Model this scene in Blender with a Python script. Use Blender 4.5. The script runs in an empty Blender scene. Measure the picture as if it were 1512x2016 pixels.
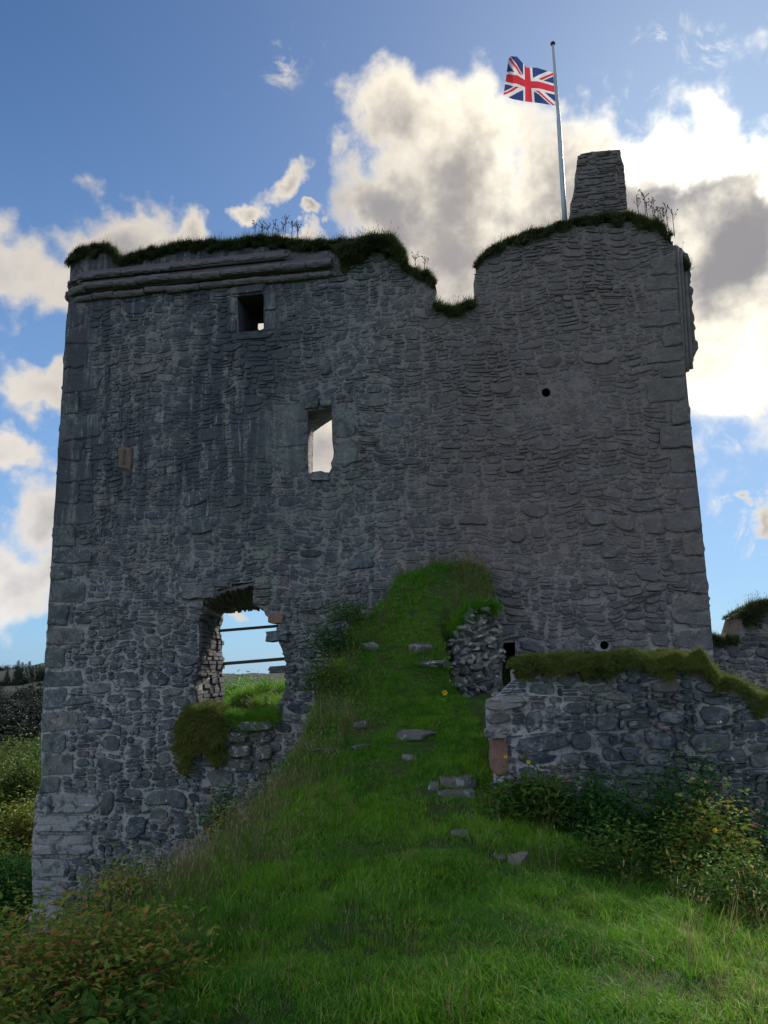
import bpy, math, random
import numpy as np
from mathutils import Matrix, Vector, geometry

# ------------------------------------------------------------------ camera
SC = bpy.context.scene
F, CX, CY = 1500.0, 756.0, 1008.0
PITCH, ROLL = math.radians(11.5), math.radians(-0.8)
EYE = np.array([0.0, 0.0, 1.6])
Rcam = Matrix.Rotation(math.pi/2 + PITCH, 3, 'X') @ Matrix.Rotation(ROLL, 3, 'Z')
cd = bpy.data.cameras.new('camera')
cam = bpy.data.objects.new('camera', cd)
SC.collection.objects.link(cam)
cam.matrix_world = Matrix.Translation(Vector(EYE)) @ Rcam.to_4x4()
cd.sensor_fit = 'HORIZONTAL'; cd.sensor_width = 36.0; cd.lens = 36.0*F/1512.0
cd.clip_start = 0.05; cd.clip_end = 3000
SC.camera = cam
RN = np.array(Rcam)
SC.view_settings.view_transform = 'Standard'
SC.view_settings.look = 'None'
SC.view_settings.gamma = 1.0
SC.view_settings.use_curve_mapping = False
SC.view_settings.exposure = 2.25
SC.cycles.use_denoising = True
SC.cycles.max_bounces = 5
SC.cycles.diffuse_bounces = 3
SC.cycles.transparent_max_bounces = 4

def ray(px, py):
    return RN @ np.array([(px-CX)/F, -(py-CY)/F, -1.0])
def at(px, py, Y):                       # the world point seen at a spot of the picture, Y metres ahead
    d = ray(px, py); return EYE + d*(Y/d[1])
def azel(px, py):
    d = ray(px, py); d = d/np.linalg.norm(d)
    return math.degrees(math.atan2(d[0], d[1])), math.degrees(math.asin(d[2]))
def px_of(P):
    q = RN.T @ (np.asarray(P)-EYE); return CX - q[0]/q[2]*F, CY + q[1]/q[2]*F

# ------------------------------------------------------------------ node helper
class E:
    def __init__(s, nt, sock): s.nt, s.s = nt, sock
    def __add__(a, b): return mth(a.nt, 'ADD', a, b)
    def __radd__(a, b): return mth(a.nt, 'ADD', b, a)
    def __sub__(a, b): return mth(a.nt, 'SUBTRACT', a, b)
    def __rsub__(a, b): return mth(a.nt, 'SUBTRACT', b, a)
    def __mul__(a, b): return mth(a.nt, 'MULTIPLY', a, b)
    def __rmul__(a, b): return mth(a.nt, 'MULTIPLY', b, a)
    def __truediv__(a, b): return mth(a.nt, 'DIVIDE', a, b)
def put(nt, sock, v):
    if isinstance(v, E): nt.links.new(v.s, sock)
    elif hasattr(sock, 'default_value'):
        if isinstance(v, (tuple, list)) and len(v) == 3 and len(sock.default_value) == 4: v = (*v, 1.0)
        sock.default_value = v
def mth(nt, op, *a, clamp=False):
    n = nt.nodes.new('ShaderNodeMath'); n.operation = op; n.use_clamp = clamp
    for i, v in enumerate(a): put(nt, n.inputs[i], v)
    return E(nt, n.outputs[0])
def vmth(nt, op, *a):
    n = nt.nodes.new('ShaderNodeVectorMath'); n.operation = op
    for i, v in enumerate(a): put(nt, n.inputs[i], v)
    return E(nt, n.outputs['Value'] if op in ('DOT_PRODUCT', 'LENGTH') else n.outputs[0])
def smooth(nt, x, a, b, lo=0.0, hi=1.0):
    n = nt.nodes.new('ShaderNodeMapRange'); n.interpolation_type = 'SMOOTHSTEP'
    put(nt, n.inputs['Value'], x)
    n.inputs['From Min'].default_value = a; n.inputs['From Max'].default_value = b
    n.inputs['To Min'].default_value = lo; n.inputs['To Max'].default_value = hi
    return E(nt, n.outputs['Result'])
def noise(nt, vec, scale, detail=4, rough=0.55, dist=0.0):
    n = nt.nodes.new('ShaderNodeTexNoise')
    if vec is not None: put(nt, n.inputs['Vector'], vec)
    n.inputs['Scale'].default_value = scale; n.inputs['Detail'].default_value = detail
    n.inputs['Roughness'].default_value = rough; n.inputs['Distortion'].default_value = dist
    return E(nt, n.outputs['Fac'])
def mixc(nt, f, a, b, blend='MIX'):
    n = nt.nodes.new('ShaderNodeMix'); n.data_type = 'RGBA'; n.blend_type = blend
    put(nt, n.inputs[0], f); put(nt, n.inputs[6], a); put(nt, n.inputs[7], b)
    return E(nt, n.outputs[2])
def ramp(nt, f, stops, interp='LINEAR'):
    n = nt.nodes.new('ShaderNodeValToRGB'); put(nt, n.inputs[0], f)
    cr = n.color_ramp; cr.interpolation = interp
    while len(cr.elements) < len(stops): cr.elements.new(0.5)
    for e, (p, c) in zip(cr.elements, stops): e.position = p; e.color = (*c, 1)
    return E(nt, n.outputs[0])
def scalev(nt, vec, s):
    n = nt.nodes.new('ShaderNodeVectorMath'); n.operation = 'MULTIPLY'
    put(nt, n.inputs[0], vec); n.inputs[1].default_value = s
    return E(nt, n.outputs[0])
def attr(nt, name):
    n = nt.nodes.new('ShaderNodeAttribute'); n.attribute_name = name
    return E(nt, n.outputs['Fac'])
def position(nt):
    return E(nt, nt.nodes.new('ShaderNodeNewGeometry').outputs['Position'])
def sepxyz(nt, v):
    n = nt.nodes.new('ShaderNodeSeparateXYZ'); put(nt, n.inputs[0], v)
    return [E(nt, n.outputs[i]) for i in range(3)]

# ------------------------------------------------------------------ sun and sky
SUN_PX = (1450, 300)
SAZ, SEL = azel(*SUN_PX)
sl = bpy.data.lights.new('sun', 'SUN'); sl.energy = 1.5; sl.angle = math.radians(10); sl.color = (1.0, 0.93, 0.82)
sun = bpy.data.objects.new('sun', sl); SC.collection.objects.link(sun)
sd = np.array([math.sin(math.radians(SAZ))*math.cos(math.radians(SEL)), math.cos(math.radians(SAZ))*math.cos(math.radians(SEL)), math.sin(math.radians(SEL))])
sun.rotation_euler = Vector(sd).to_track_quat('Z', 'Y').to_euler()
sun.location = (10, 30, 40)

world = bpy.data.worlds.new('World'); SC.world = world; world.use_nodes = True
wt = world.node_tree
for n in list(wt.nodes): wt.nodes.remove(n)
def build_world(nt):
    tc = nt.nodes.new('ShaderNodeTexCoord'); d = E(nt, tc.outputs['Generated'])
    sky = nt.nodes.new('ShaderNodeTexSky'); sky.sky_type = 'NISHITA'; sky.sun_disc = False
    sky.sun_elevation = math.radians(SEL); sky.sun_rotation = math.radians(SAZ)
    sky.air_density = 1.0; sky.dust_density = 0.5; sky.ozone_density = 2.0
    skyc = E(nt, sky.outputs[0])
    x, y, z = sepxyz(nt, d)
    DEG = 57.29578
    az = mth(nt, 'ARCTAN2', x, y)*DEG
    el = mth(nt, 'ARCSINE', z, clamp=False)*DEG
    sdot = vmth(nt, 'DOT_PRODUCT', d, tuple(sd))
    ang = mth(nt, 'ARCCOSINE', mth(nt, 'MINIMUM', sdot, 0.99999))*DEG
    # domain wobble so that the outlines billow
    w1 = (noise(nt, d, 6.5, 6, 0.55)-0.5)*12.0
    w2 = (noise(nt, vmth(nt, 'ADD', d, (3.7, 1.3, 9.1)), 6.5, 6, 0.55)-0.5)*12.0
    azw, elw = az+w1, el+w2
    def blob(px, py, rx, ry, rot=0.0, k=1.0):
        a, e = azel(px, py)
        ra, re = math.degrees(rx/F), math.degrees(ry/F)
        u, v = (azw-a)*math.cos(math.radians(a*0.3)), elw-e
        if rot:
            c, s = math.cos(math.radians(rot)), math.sin(math.radians(rot))
            u, v = u*c+v*s, v*c-u*s
        u = u*(1/ra); v = v*(1/re)
        q = u*u+v*v
        return (1.0-mth(nt, 'POWER', q, 0.6))*k
    def union(bl):
        r = bl[0]
        for b in bl[1:]:
            n = nt.nodes.new('ShaderNodeMath'); n.operation = 'SMOOTH_MAX'
            put(nt, n.inputs[0], r); put(nt, n.inputs[1], b); n.inputs[2].default_value = 0.25
            r = E(nt, n.outputs[0])
        return r
    big = union([blob(790, 275, 130, 125), blob(900, 350, 210, 185), blob(1000, 520, 330, 240), blob(760, 430, 105, 150), blob(1180, 480, 300, 230),
                 blob(1420, 560, 260, 260), blob(1440, 385, 240, 90, -4), blob(1700, 560, 360, 330), blob(820, 720, 330, 250), blob(640, 880, 190, 150)])
    left = union([blob(40, 530, 190, 100, 8), blob(250, 465, 150, 80), blob(400, 470, 60, 45), blob(-230, 560, 200, 110), blob(70, 745, 85, 52), blob(10, 880, 70, 44), blob(70, 985, 90, 85),
                  blob(0, 1170, 150, 95), blob(100, 1110, 60, 60), blob(-260, 1130, 300, 160)])*0.85 - 0.05
    small = union([blob(548, 338, 75, 38, 30), blob(495, 405, 46, 28), blob(608, 412, 44, 22), blob(600, 462, 50, 28), blob(1500, 1020, 46, 30, 30), blob(480, 1215, 60, 30)]) - 0.22
    # the rest of the heavens: broken cumulus that carries on all round
    rest = (noise(nt, scalev(nt, d, (1, 1, 1.8)), 2.3, 6, 0.55)-0.515)*5.0
    outside = smooth(nt, mth(nt, 'ABSOLUTE', az), 38, 60)
    high = smooth(nt, el, 47, 60)
    below = mth(nt, 'MAXIMUM', outside, high)
    rest = rest*below - (1.0-below)*2.0
    fb = noise(nt, d, 12, 7, 0.55, 0.1)-0.5
    fine = noise(nt, d, 34, 4, 0.5, 0.2)-0.5
    field = mth(nt, 'MAXIMUM', mth(nt, 'MAXIMUM', big, left), mth(nt, 'MAXIMUM', small, rest))
    field = field + fb*1.9 + fine*0.35
    # loose shreds high up
    wis = union([blob(560, 125, 120, 85), blob(670, 75, 30, 24), blob(955, 150, 45, 60), blob(1265, 160, 110, 75), blob(1385, 165, 75, 50), blob(1430, 870, 70, 60), blob(1470, 1060, 50, 60)])
    wn = noise(nt, d, 15, 9, 0.66, 1.2)
    wisp = smooth(nt, wis, 0.0, 0.9)*smooth(nt, wn, 0.50, 0.72)
    alpha = smooth(nt, field, -0.12, 0.42)
    alpha = mth(nt, 'MAXIMUM', alpha, wisp*0.75)
    # thin rims let the sun through, thick cores stay grey
    thick = smooth(nt, field*0.8 + (noise(nt, d, 5.5, 7, 0.55)-0.5)*1.7, 0.0, 0.95)
    nearsun = mth(nt, 'EXPONENT', (ang*ang)*(-1/(2*13.0**2)))
    wide = mth(nt, 'EXPONENT', (ang*ang)*(-1/(2*26.0**2)))
    far = smooth(nt, ang, 40, 95)          # clouds away from the sun show their sunlit side
    rim = mixc(nt, wide, (0.52, 0.475, 0.43), (0.98, 0.88, 0.70))
    rim = mixc(nt, nearsun*0.5, rim, (1.9, 1.8, 1.5))
    rim = mixc(nt, far, rim, (1.35, 1.38, 1.42))
    core = mixc(nt, wide, (0.42, 0.40, 0.40), (0.34, 0.31, 0.29))
    core = mixc(nt, far, core, (0.95, 1.0, 1.08))
    core = mixc(nt, smooth(nt, noise(nt, d, 4, 7, 0.55), 0.40, 0.66)*0.7*(1.0-far), core, (0.25, 0.25, 0.28))
    core = mixc(nt, smooth(nt, noise(nt, vmth(nt, 'ADD', d, (5.1, 2.2, 7.7)), 7, 7, 0.55), 0.52, 0.70)*0.6*(1.0-far), core, (0.55, 0.51, 0.46))
    cloud = mixc(nt, thick, rim, core)
    # where the cloud in front of the sun is thin
    def hot(px, py, rx, ry, rot=0):
        return blob(px, py, rx, ry, rot)
    gl = union([hot(1420, 310, 190, 56, -6), hot(1480, 330, 110, 56), hot(1280, 285, 80, 40), hot(1440, 765, 100, 36)]) + fb*2.6 + fine*1.2
    cloud = mixc(nt, smooth(nt, gl, -0.3, 1.0), cloud, (1.9, 1.8, 1.55))
    gl2 = union([hot(985, 255, 60, 60), hot(900, 200, 40, 30), hot(1120, 250, 60, 30)]) + fb*3.0 + fine*1.2
    cloud = mixc(nt, smooth(nt, gl2, 0.1, 1.3)*0.8, cloud, (1.2, 1.08, 0.85))
    # clear sky: nishita, toned
    SKYK = 0.062
    sk = scalev(nt, skyc, (SKYK*0.58, SKYK*1.02, SKYK*1.40))
    veil = mixc(nt, smooth(nt, el, 45, 0)*0.5, sk, (0.34, 0.54, 0.86))
    veil = mixc(nt, wide*0.45, veil, (0.27, 0.31, 0.47))
    veil = mixc(nt, nearsun*0.15, veil, (0.7, 0.68, 0.7))
    # keep the blue behind the camera bright and clean
    col = mixc(nt, alpha, veil, cloud)
    groundc = mixc(nt, smooth(nt, el, -1.0, -6.0), col, (0.05, 0.06, 0.045))
    bg = nt.nodes.new('ShaderNodeBackground')
    # everything above is given at display brightness; the background runs at strength 0.1
    put(nt, bg.inputs[0], scalev(nt, groundc, (2.5, 2.5, 2.5))); bg.inputs[1].default_value = 0.1
    out = nt.nodes.new('ShaderNodeOutputWorld'); nt.links.new(bg.outputs[0], out.inputs[0])
build_world(wt)
world.cycles.sampling_method = 'MANUAL'; world.cycles.sample_map_resolution = 512

# ------------------------------------------------------------------ object helpers
def tag(o, label=None, cat=None, group=None, kind=None):
    if label: o['label'] = label
    if cat: o['category'] = cat
    if group: o['group'] = group
    if kind: o['kind'] = kind
    return o
def thing(name, label, cat, loc=(0, 0, 0), rotz=0.0, group=None):
    o = bpy.data.objects.new(name, None); SC.collection.objects.link(o)
    o.location = loc; o.rotation_euler = (0, 0, rotz); o.empty_display_size = 0.3
    return tag(o, label, cat, group)
def mesh(name, V, Fc, mat, parent=None, smooth_=False, rnd=None, center=False):
    V = np.asarray(V, dtype=float)
    loc = (0, 0, 0)
    if center:
        loc = V.mean(0); V = V-loc
    me = bpy.data.meshes.new(name)
    me.from_pydata(V.tolist(), [], Fc if isinstance(Fc, list) else Fc.tolist())
    if smooth_: me.polygons.foreach_set('use_smooth', [True]*len(me.polygons))
    if rnd is not None:
        a = me.attributes.new('rnd', 'FLOAT', 'POINT')
        a.data.foreach_set('value', np.broadcast_to(np.asarray(rnd, dtype=np.float32), (len(V),)).copy())
    me.materials.append(mat)
    o = bpy.data.objects.new(name, me); SC.collection.objects.link(o)
    o.location = loc
    if parent is not None: o.parent = parent
    return o
class Acc:                                # collects pieces into one mesh
    def __init__(s): s.V, s.F, s.R, s.n = [], [], [], 0
    def add(s, V, Fc, r=0.5):
        V = np.asarray(V, dtype=float)
        s.V.append(V); s.F.extend([tuple(i+s.n for i in f) for f in Fc]); s.R.append(np.full(len(V), r) if np.isscalar(r) else np.asarray(r)); s.n += len(V)
    def build(s, name, mat, parent=None, **k):
        return mesh(name, np.vstack(s.V), s.F, mat, parent, rnd=np.concatenate(s.R), **k)
def sines(seed, scale, n=7):              # cheap smooth noise of two variables, about -1..1
    r = np.random.RandomState(seed)
    a = r.uniform(0, 2*math.pi, n); k = r.uniform(0.5, 1.9, n)*2*math.pi/scale; p = r.uniform(0, 6.28, n)
    def f(x, y):
        s = 0
        for i in range(n): s = s+np.sin((np.cos(a[i])*x+np.sin(a[i])*y)*k[i]+p[i])
        return s/(n**0.5*1.1)
    return f
def inpoly(x, y, poly):
    poly = np.asarray(poly); c = np.zeros(np.shape(x), bool); j = len(poly)-1
    for i in range(len(poly)):
        xi, yi = poly[i]; xj, yj = poly[j]
        m = ((yi > y) != (yj > y)) & (x < (xj-xi)*(y-yi)/((yj-yi) or 1e-12)+xi)
        c ^= m; j = i
    return c
def densify(poly, step, closed=True, jit=0.0, rng=None):
    out = []; n = len(poly)
    for i in range(n if closed else n-1):
        a = np.array(poly[i], float); b = np.array(poly[(i+1) % n], float)
        k = max(1, int(np.linalg.norm(b-a)/step))
        for q in range(k):
            p = a+(b-a)*q/k
            if jit and rng is not None: p = p+rng.uniform(-jit, jit, 2)
            out.append(p)
    if not closed: out.append(np.array(poly[-1], float))
    return np.array(out)
def tube(path, rad, n=8, closed_ends=True):
    path = np.asarray(path, float); m = len(path)
    rad = np.broadcast_to(rad, (m,))
    V, Fc = [], []
    for i in range(m):
        t = path[min(i+1, m-1)]-path[max(i-1, 0)]; t = t/(np.linalg.norm(t)+1e-9)
        up = np.array([0, 0, 1.0]) if abs(t[2]) < 0.9 else np.array([1.0, 0, 0])
        a = np.cross(t, up); a /= np.linalg.norm(a); b = np.cross(t, a)
        for k in range(n):
            q = 2*math.pi*k/n; V.append(path[i]+(a*math.cos(q)+b*math.sin(q))*rad[i])
    for i in range(m-1):
        for k in range(n):
            Fc.append((i*n+k, i*n+(k+1) % n, (i+1)*n+(k+1) % n, (i+1)*n+k))
    if closed_ends: Fc.append(tuple(range(n))[::-1]); Fc.append(tuple((m-1)*n+k for k in range(n)))
    return np.array(V), Fc

# ------------------------------------------------------------------ materials
def material(name, fn, rough=0.9, spec=0.25, bump=None, transl=None):
    m = bpy.data.materials.new(name); m.use_nodes = True; nt = m.node_tree
    b = nt.nodes['Principled BSDF']; out = nt.nodes['Material Output']
    r = fn(nt)
    col, hgt = (r if isinstance(r, tuple) else (r, None))
    put(nt, b.inputs['Base Color'], col); b.inputs['Roughness'].default_value = rough
    b.inputs['Specular IOR Level'].default_value = spec
    if hgt is not None:
        n = nt.nodes.new('ShaderNodeBump'); n.inputs['Strength'].default_value = bump[0]; n.inputs['Distance'].default_value = bump[1]
        put(nt, n.inputs['Height'], hgt); nt.links.new(n.outputs[0], b.inputs['Normal'])
    if transl:
        t = nt.nodes.new('ShaderNodeBsdfTranslucent'); put(nt, t.inputs[0], col)
        mx = nt.nodes.new('ShaderNodeMixShader'); mx.inputs[0].default_value = transl
        nt.links.new(b.outputs[0], mx.inputs[1]); nt.links.new(t.outputs[0], mx.inputs[2]); nt.links.new(mx.outputs[0], out.inputs[0])
    return m

def wall_weather(nt, P, col, tower=True):
    x, y, z = sepxyz(nt, P)
    flat = scalev(nt, P, (1, 1, 1))
    # lime and harling remains: pale, streaky
    n1 = noise(nt, P, 1.1, 6, 0.65, 0.4)
    fleck = noise(nt, P, 17, 7, 0.75, 0.6)
    pale = smooth(nt, fleck, 0.53, 0.64)*smooth(nt, n1, 0.36, 0.62)
    col = mixc(nt, pale*0.8, col, (0.445, 0.459, 0.490))
    bl = noise(nt, P, 4.5, 8, 0.7, 0.5)
    col = mixc(nt, smooth(nt, bl, 0.52, 0.60)*0.75, col, (0.062, 0.069, 0.081))
    col = mixc(nt, smooth(nt, bl, 0.45, 0.37)*0.5, col, (0.317, 0.299, 0.297))
    if tower:
        streak = noise(nt, scalev(nt, P, (3.2, 3.2, 0.35)), 1.6, 5, 0.6)
        up = smooth(nt, z, 3.4, 5.2)*smooth(nt, x, -0.3, -2.8)
        up = up*smooth(nt, noise(nt, P, 0.55, 4, 0.6), 0.34, 0.48)
        col = mixc(nt, up*smooth(nt, streak, 0.38, 0.52)*0.9, col, (0.062, 0.067, 0.084))
        st2 = noise(nt, scalev(nt, P, (6, 6, 0.8)), 1.7, 6, 0.7)
        wl = smooth(nt, z, 3.4, 4.6)*smooth(nt, z, 8.2, 6.6)*smooth(nt, x, -1.6, -2.8)
        col = mixc(nt, wl*smooth(nt, st2, 0.57, 0.66)*0.6, col, (0.445, 0.459, 0.495))
        # reddish brown tint of the upper right and green algae in the middle
        col = mixc(nt, smooth(nt, x, -0.5, 2.0)*smooth(nt, z, 0.0, 4.0)*0.5, col, (0.193, 0.149, 0.146))
        g = smooth(nt, n1, 0.45, 0.6)*smooth(nt, mth(nt, 'ABSOLUTE', x+1.8), 2.4, 0.5)*smooth(nt, mth(nt, 'ABSOLUTE', z-4.0), 3.6, 1.0)
        col = mixc(nt, g*0.35, col, (0.137, 0.177, 0.138))
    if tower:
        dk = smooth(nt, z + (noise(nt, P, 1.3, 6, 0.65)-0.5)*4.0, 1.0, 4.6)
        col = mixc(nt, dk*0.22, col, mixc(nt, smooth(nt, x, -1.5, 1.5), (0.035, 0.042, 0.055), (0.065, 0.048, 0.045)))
    lich = noise(nt, P, 7.5, 3, 0.6, 0.2)
    n3 = noise(nt, P, 0.7, 2, 0.5)
    zone = smooth(nt, z, 1.0, -1.0) if tower else 1.0
    col = mixc(nt, smooth(nt, lich, 0.665, 0.69)*smooth(nt, n3, 0.48, 0.6)*zone, col, (0.50, 0.52, 0.50))
    return col, fleck

def f_stone(tower):
    def fn(nt):
        P = position(nt); r = attr(nt, 'rnd')
        c = ramp(nt, r, [(0.0, (0.028, 0.034, 0.046)), (0.3, (0.060, 0.068, 0.080)), (0.5, (0.100, 0.108, 0.112)), (0.66, (0.085, 0.105, 0.085)), (0.78, (0.165, 0.150, 0.135)),
                         (0.88, (0.13, 0.095, 0.085)), (1.0, (0.30, 0.285, 0.26))])
        big = noise(nt, P, 6, 7, 0.65, 0.3)
        c = mixc(nt, smooth(nt, big, 0.3, 0.75)*0.55, c, (0.211, 0.225, 0.260))
        c = mixc(nt, smooth(nt, noise(nt, P, 28, 4, 0.7), 0.52, 0.72)*0.35, c, (0.037, 0.041, 0.055))
        if tower:
            z = sepxyz(nt, P)[2]
            cover = smooth(nt, z, 0.5, 5.0)*smooth(nt, noise(nt, P, 9, 7, 0.75), 0.46, 0.60)
            c = mixc(nt, cover*0.40, c, (0.174, 0.175, 0.195))
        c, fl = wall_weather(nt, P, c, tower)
        h = noise(nt, scalev(nt, P, (1, 1, 1.8)), 16, 8, 0.7, 0.15)
        return c, h
    return fn
M = {}
M['stone'] = material('rubble stone', f_stone(True), bump=(0.8, 0.025))
M['near_stone'] = material('ruin stone', f_stone(False), bump=(0.9, 0.03))
def f_mortar(tower):
    def fn(nt):
        P = position(nt)
        z = sepxyz(nt, P)[2]
        c = mixc(nt, noise(nt, P, 2.0, 5, 0.6), (0.331, 0.322, 0.329), (0.497, 0.478, 0.479))
        if tower: c = mixc(nt, smooth(nt, z, 0.5, 5.0), c, (0.276, 0.253, 0.254))
        vo = nt.nodes.new('ShaderNodeTexVoronoi'); put(nt, vo.inputs['Vector'], scalev(nt, P, (1, 1, 1.7))); vo.inputs['Scale'].default_value = 13
        vd = E(nt, vo.outputs['Distance']); rc_ = E(nt, vo.outputs['Color'])
        chips = smooth(nt, vd, 0.46, 0.30)*smooth(nt, noise(nt, P, 5, 3), 0.42, 0.55)
        c = mixc(nt, chips*0.75, c, mixc(nt, sepxyz(nt, rc_)[0], (0.055, 0.064, 0.080), (0.147, 0.147, 0.155)))
        c = mixc(nt, smooth(nt, noise(nt, P, 30, 6, 0.75), 0.50, 0.64)*0.55, c, (0.101, 0.106, 0.117))
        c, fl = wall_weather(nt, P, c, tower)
        h = noise(nt, P, 20, 8, 0.7, 0.2) + chips*0.5
        return c, h
    return fn
M['mortar'] = material('lime mortar', f_mortar(True), bump=(0.9, 0.03))
M['near_mortar'] = material('ruin mortar', f_mortar(False), bump=(0.9, 0.025))
def f_plain(base, var, sc=8):
    def fn(nt):
        P = position(nt)
        c = mixc(nt, noise(nt, P, sc, 7, 0.65, 0.3), base, var)
        c = mixc(nt, smooth(nt, noise(nt, P, sc*5, 4, 0.7), 0.55, 0.7)*0.4, c, tuple(0.45*v for v in base))
        return c, noise(nt, P, sc*2.5, 8, 0.7)
    return fn
def f_dressed(a, b, tower=True):
    def fn(nt):
        P = position(nt); c = mixc(nt, noise(nt, P, 4, 7, 0.65, 0.3), a, b)
        c = mixc(nt, smooth(nt, noise(nt, P, 15, 6, 0.75), 0.5, 0.66)*0.55, c, tuple(v*0.4 for v in a))
        c, fl = wall_weather(nt, P, c, tower)
        return c, noise(nt, P, 12, 8, 0.7)
    return fn
M['dressed'] = material('dressed stone', f_dressed((0.12, 0.135, 0.135), (0.22, 0.23, 0.225)), bump=(0.6, 0.02))
M['cornice'] = material('cornice stone', f_plain((0.085, 0.081, 0.096), (0.186, 0.163, 0.171), 4), bump=(0.6, 0.03))
M['plinth'] = material('pale quoin stone', f_dressed((0.22, 0.22, 0.23), (0.36, 0.355, 0.36)), bump=(0.9, 0.03))
M['red_stone'] = material('red sandstone', f_plain((0.162, 0.092, 0.071), (0.260, 0.162, 0.130), 6), bump=(0.7, 0.02))
M['loop'] = material('loop stone', f_plain((0.13, 0.09, 0.072), (0.18, 0.13, 0.105), 6), bump=(0.4, 0.01))
M['rock'] = material('lichened rock', lambda nt: (mixc(nt, smooth(nt, noise(nt, position(nt), 9, 4, 0.6), 0.56, 0.62), ramp(nt, attr(nt, 'rnd'), [(0, (0.073, 0.076, 0.076)), (0.7, (0.179, 0.176, 0.161)), (1, (0.252, 0.234, 0.206))]), (0.373, 0.378, 0.383)), noise(nt, position(nt), 22, 7, 0.7)), bump=(0.8, 0.03))
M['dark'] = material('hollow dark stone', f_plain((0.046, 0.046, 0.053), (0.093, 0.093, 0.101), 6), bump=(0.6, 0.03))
M['rail'] = material('weathered rail', f_plain((0.12, 0.10, 0.08), (0.2, 0.17, 0.13), 12), bump=(0.3, 0.01))
M['pole'] = material('painted steel pole', lambda nt: mixc(nt, noise(nt, position(nt), 6, 4), (0.34, 0.38, 0.44), (0.46, 0.49, 0.54)), rough=0.45, spec=0.5)
M['pole_cap'] = material('dark pole cap', lambda nt: mixc(nt, noise(nt, position(nt), 6, 4), (0.03, 0.035, 0.04), (0.05, 0.06, 0.07)), rough=0.5)
M['earth'] = material('turf soil', lambda nt: (mixc(nt, noise(nt, position(nt), 3, 6), (0.022, 0.030, 0.012), (0.05, 0.062, 0.022)), noise(nt, position(nt), 16, 7, 0.7)), bump=(1.0, 0.06))
def f_ground(nt):
    P = position(nt)
    n1 = noise(nt, P, 0.55, 5, 0.6)
    c = mixc(nt, smooth(nt, n1, 0.35, 0.65), (0.028, 0.090, 0.008), (0.060, 0.125, 0.014))
    c = mixc(nt, smooth(nt, noise(nt, P, 6, 6, 0.7), 0.42, 0.62)*0.8, c, (0.062, 0.050, 0.030))
    return c, noise(nt, P, 14, 8, 0.7)
M['ground'] = material('short turf ground', f_ground, bump=(1.0, 0.05))
M['hill'] = material('heather and bracken hillside', lambda nt: (mixc(nt, smooth(nt, noise(nt, position(nt), 0.07, 7, 0.65), 0.42, 0.6), (0.022, 0.025, 0.026), (0.018, 0.032, 0.015)), noise(nt, position(nt), 0.5, 7, 0.7)), bump=(1.0, 1.2))
def f_leaf(stops, dark=0.5):
    def fn(nt):
        P = position(nt)
        c = ramp(nt, attr(nt, 'rnd'), stops)
        return mixc(nt, noise(nt, P, 25, 3)*dark, c, tuple(v*0.5 for v in stops[0][1]))
    return fn
def f_grass(a, b, dry):
    def fn(nt):
        P = position(nt)
        oi = nt.nodes.new('ShaderNodeObjectInfo'); r = E(nt, oi.outputs['Random'])
        n = noise(nt, P, 0.8, 4, 0.6)
        c = mixc(nt, smooth(nt, n+(r-0.5)*0.25, 0.36, 0.66), a, b)
        k = attr(nt, 'rnd')
        c = mixc(nt, smooth(nt, k + (noise(nt, P, 0.9, 3)-0.5)*0.5, 0.80, 0.98), c, dry)
        return c
    return fn
M['grass'] = material('green grass', f_grass((0.055, 0.225, 0.012), (0.175, 0.370, 0.020), (0.36, 0.38, 0.11)), rough=0.6, spec=0.2, transl=0.35)
M['dry_grass'] = material('tall dry grass', f_grass((0.123, 0.152, 0.043), (0.232, 0.203, 0.087), (0.377, 0.304, 0.160)), rough=0.7, transl=0.3)
M['moss_grass'] = material('mossy ruin grass', f_grass((0.065, 0.097, 0.020), (0.143, 0.169, 0.031), (0.260, 0.216, 0.066)), rough=0.7, transl=0.3)
M['turf_grass'] = material('wall top grass', f_grass((0.026, 0.045, 0.014), (0.058, 0.085, 0.022), (0.160, 0.145, 0.065)), rough=0.7, transl=0.3)
M['bramble'] = material('bramble leaves', f_leaf([(0, (0.036, 0.104, 0.017)), (0.5, (0.081, 0.178, 0.029)), (0.8, (0.181, 0.252, 0.043)), (0.9, (0.290, 0.210, 0.043)), (1, (0.236, 0.074, 0.036))]), rough=0.65, spec=0.1, transl=0.25)
M['autumn'] = material('autumn leaves', f_leaf([(0, (0.083, 0.151, 0.028)), (0.35, (0.189, 0.302, 0.043)), (0.6, (0.352, 0.356, 0.070)), (0.8, (0.447, 0.247, 0.061)), (1, (0.352, 0.109, 0.052))]), rough=0.65, spec=0.1, transl=0.25)
M['green_leaf'] = material('green leaves', f_leaf([(0, (0.021, 0.080, 0.023)), (0.6, (0.051, 0.148, 0.032)), (1, (0.128, 0.252, 0.043))]), rough=0.65, spec=0.1, transl=0.3)
M['lush_leaf'] = material('bright bush leaves', f_leaf([(0, (0.054, 0.178, 0.020)), (0.6, (0.117, 0.315, 0.029)), (1, (0.217, 0.441, 0.043))]), rough=0.65, spec=0.1, transl=0.45)
M['olive_leaf'] = material('olive tree leaves', f_leaf([(0, (0.045, 0.088, 0.020)), (0.6, (0.109, 0.158, 0.029)), (1, (0.271, 0.274, 0.043))]), rough=0.6, transl=0.3)
M['yellow_leaf'] = material('yellowing leaves', f_leaf([(0, (0.090, 0.136, 0.022)), (0.6, (0.217, 0.242, 0.032)), (1, (0.399, 0.336, 0.036))]), rough=0.6, transl=0.3)
M['conifer'] = material('conifer needles', f_leaf([(0, (0.014, 0.032, 0.020)), (1, (0.032, 0.061, 0.035))]), rough=0.7)
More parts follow.
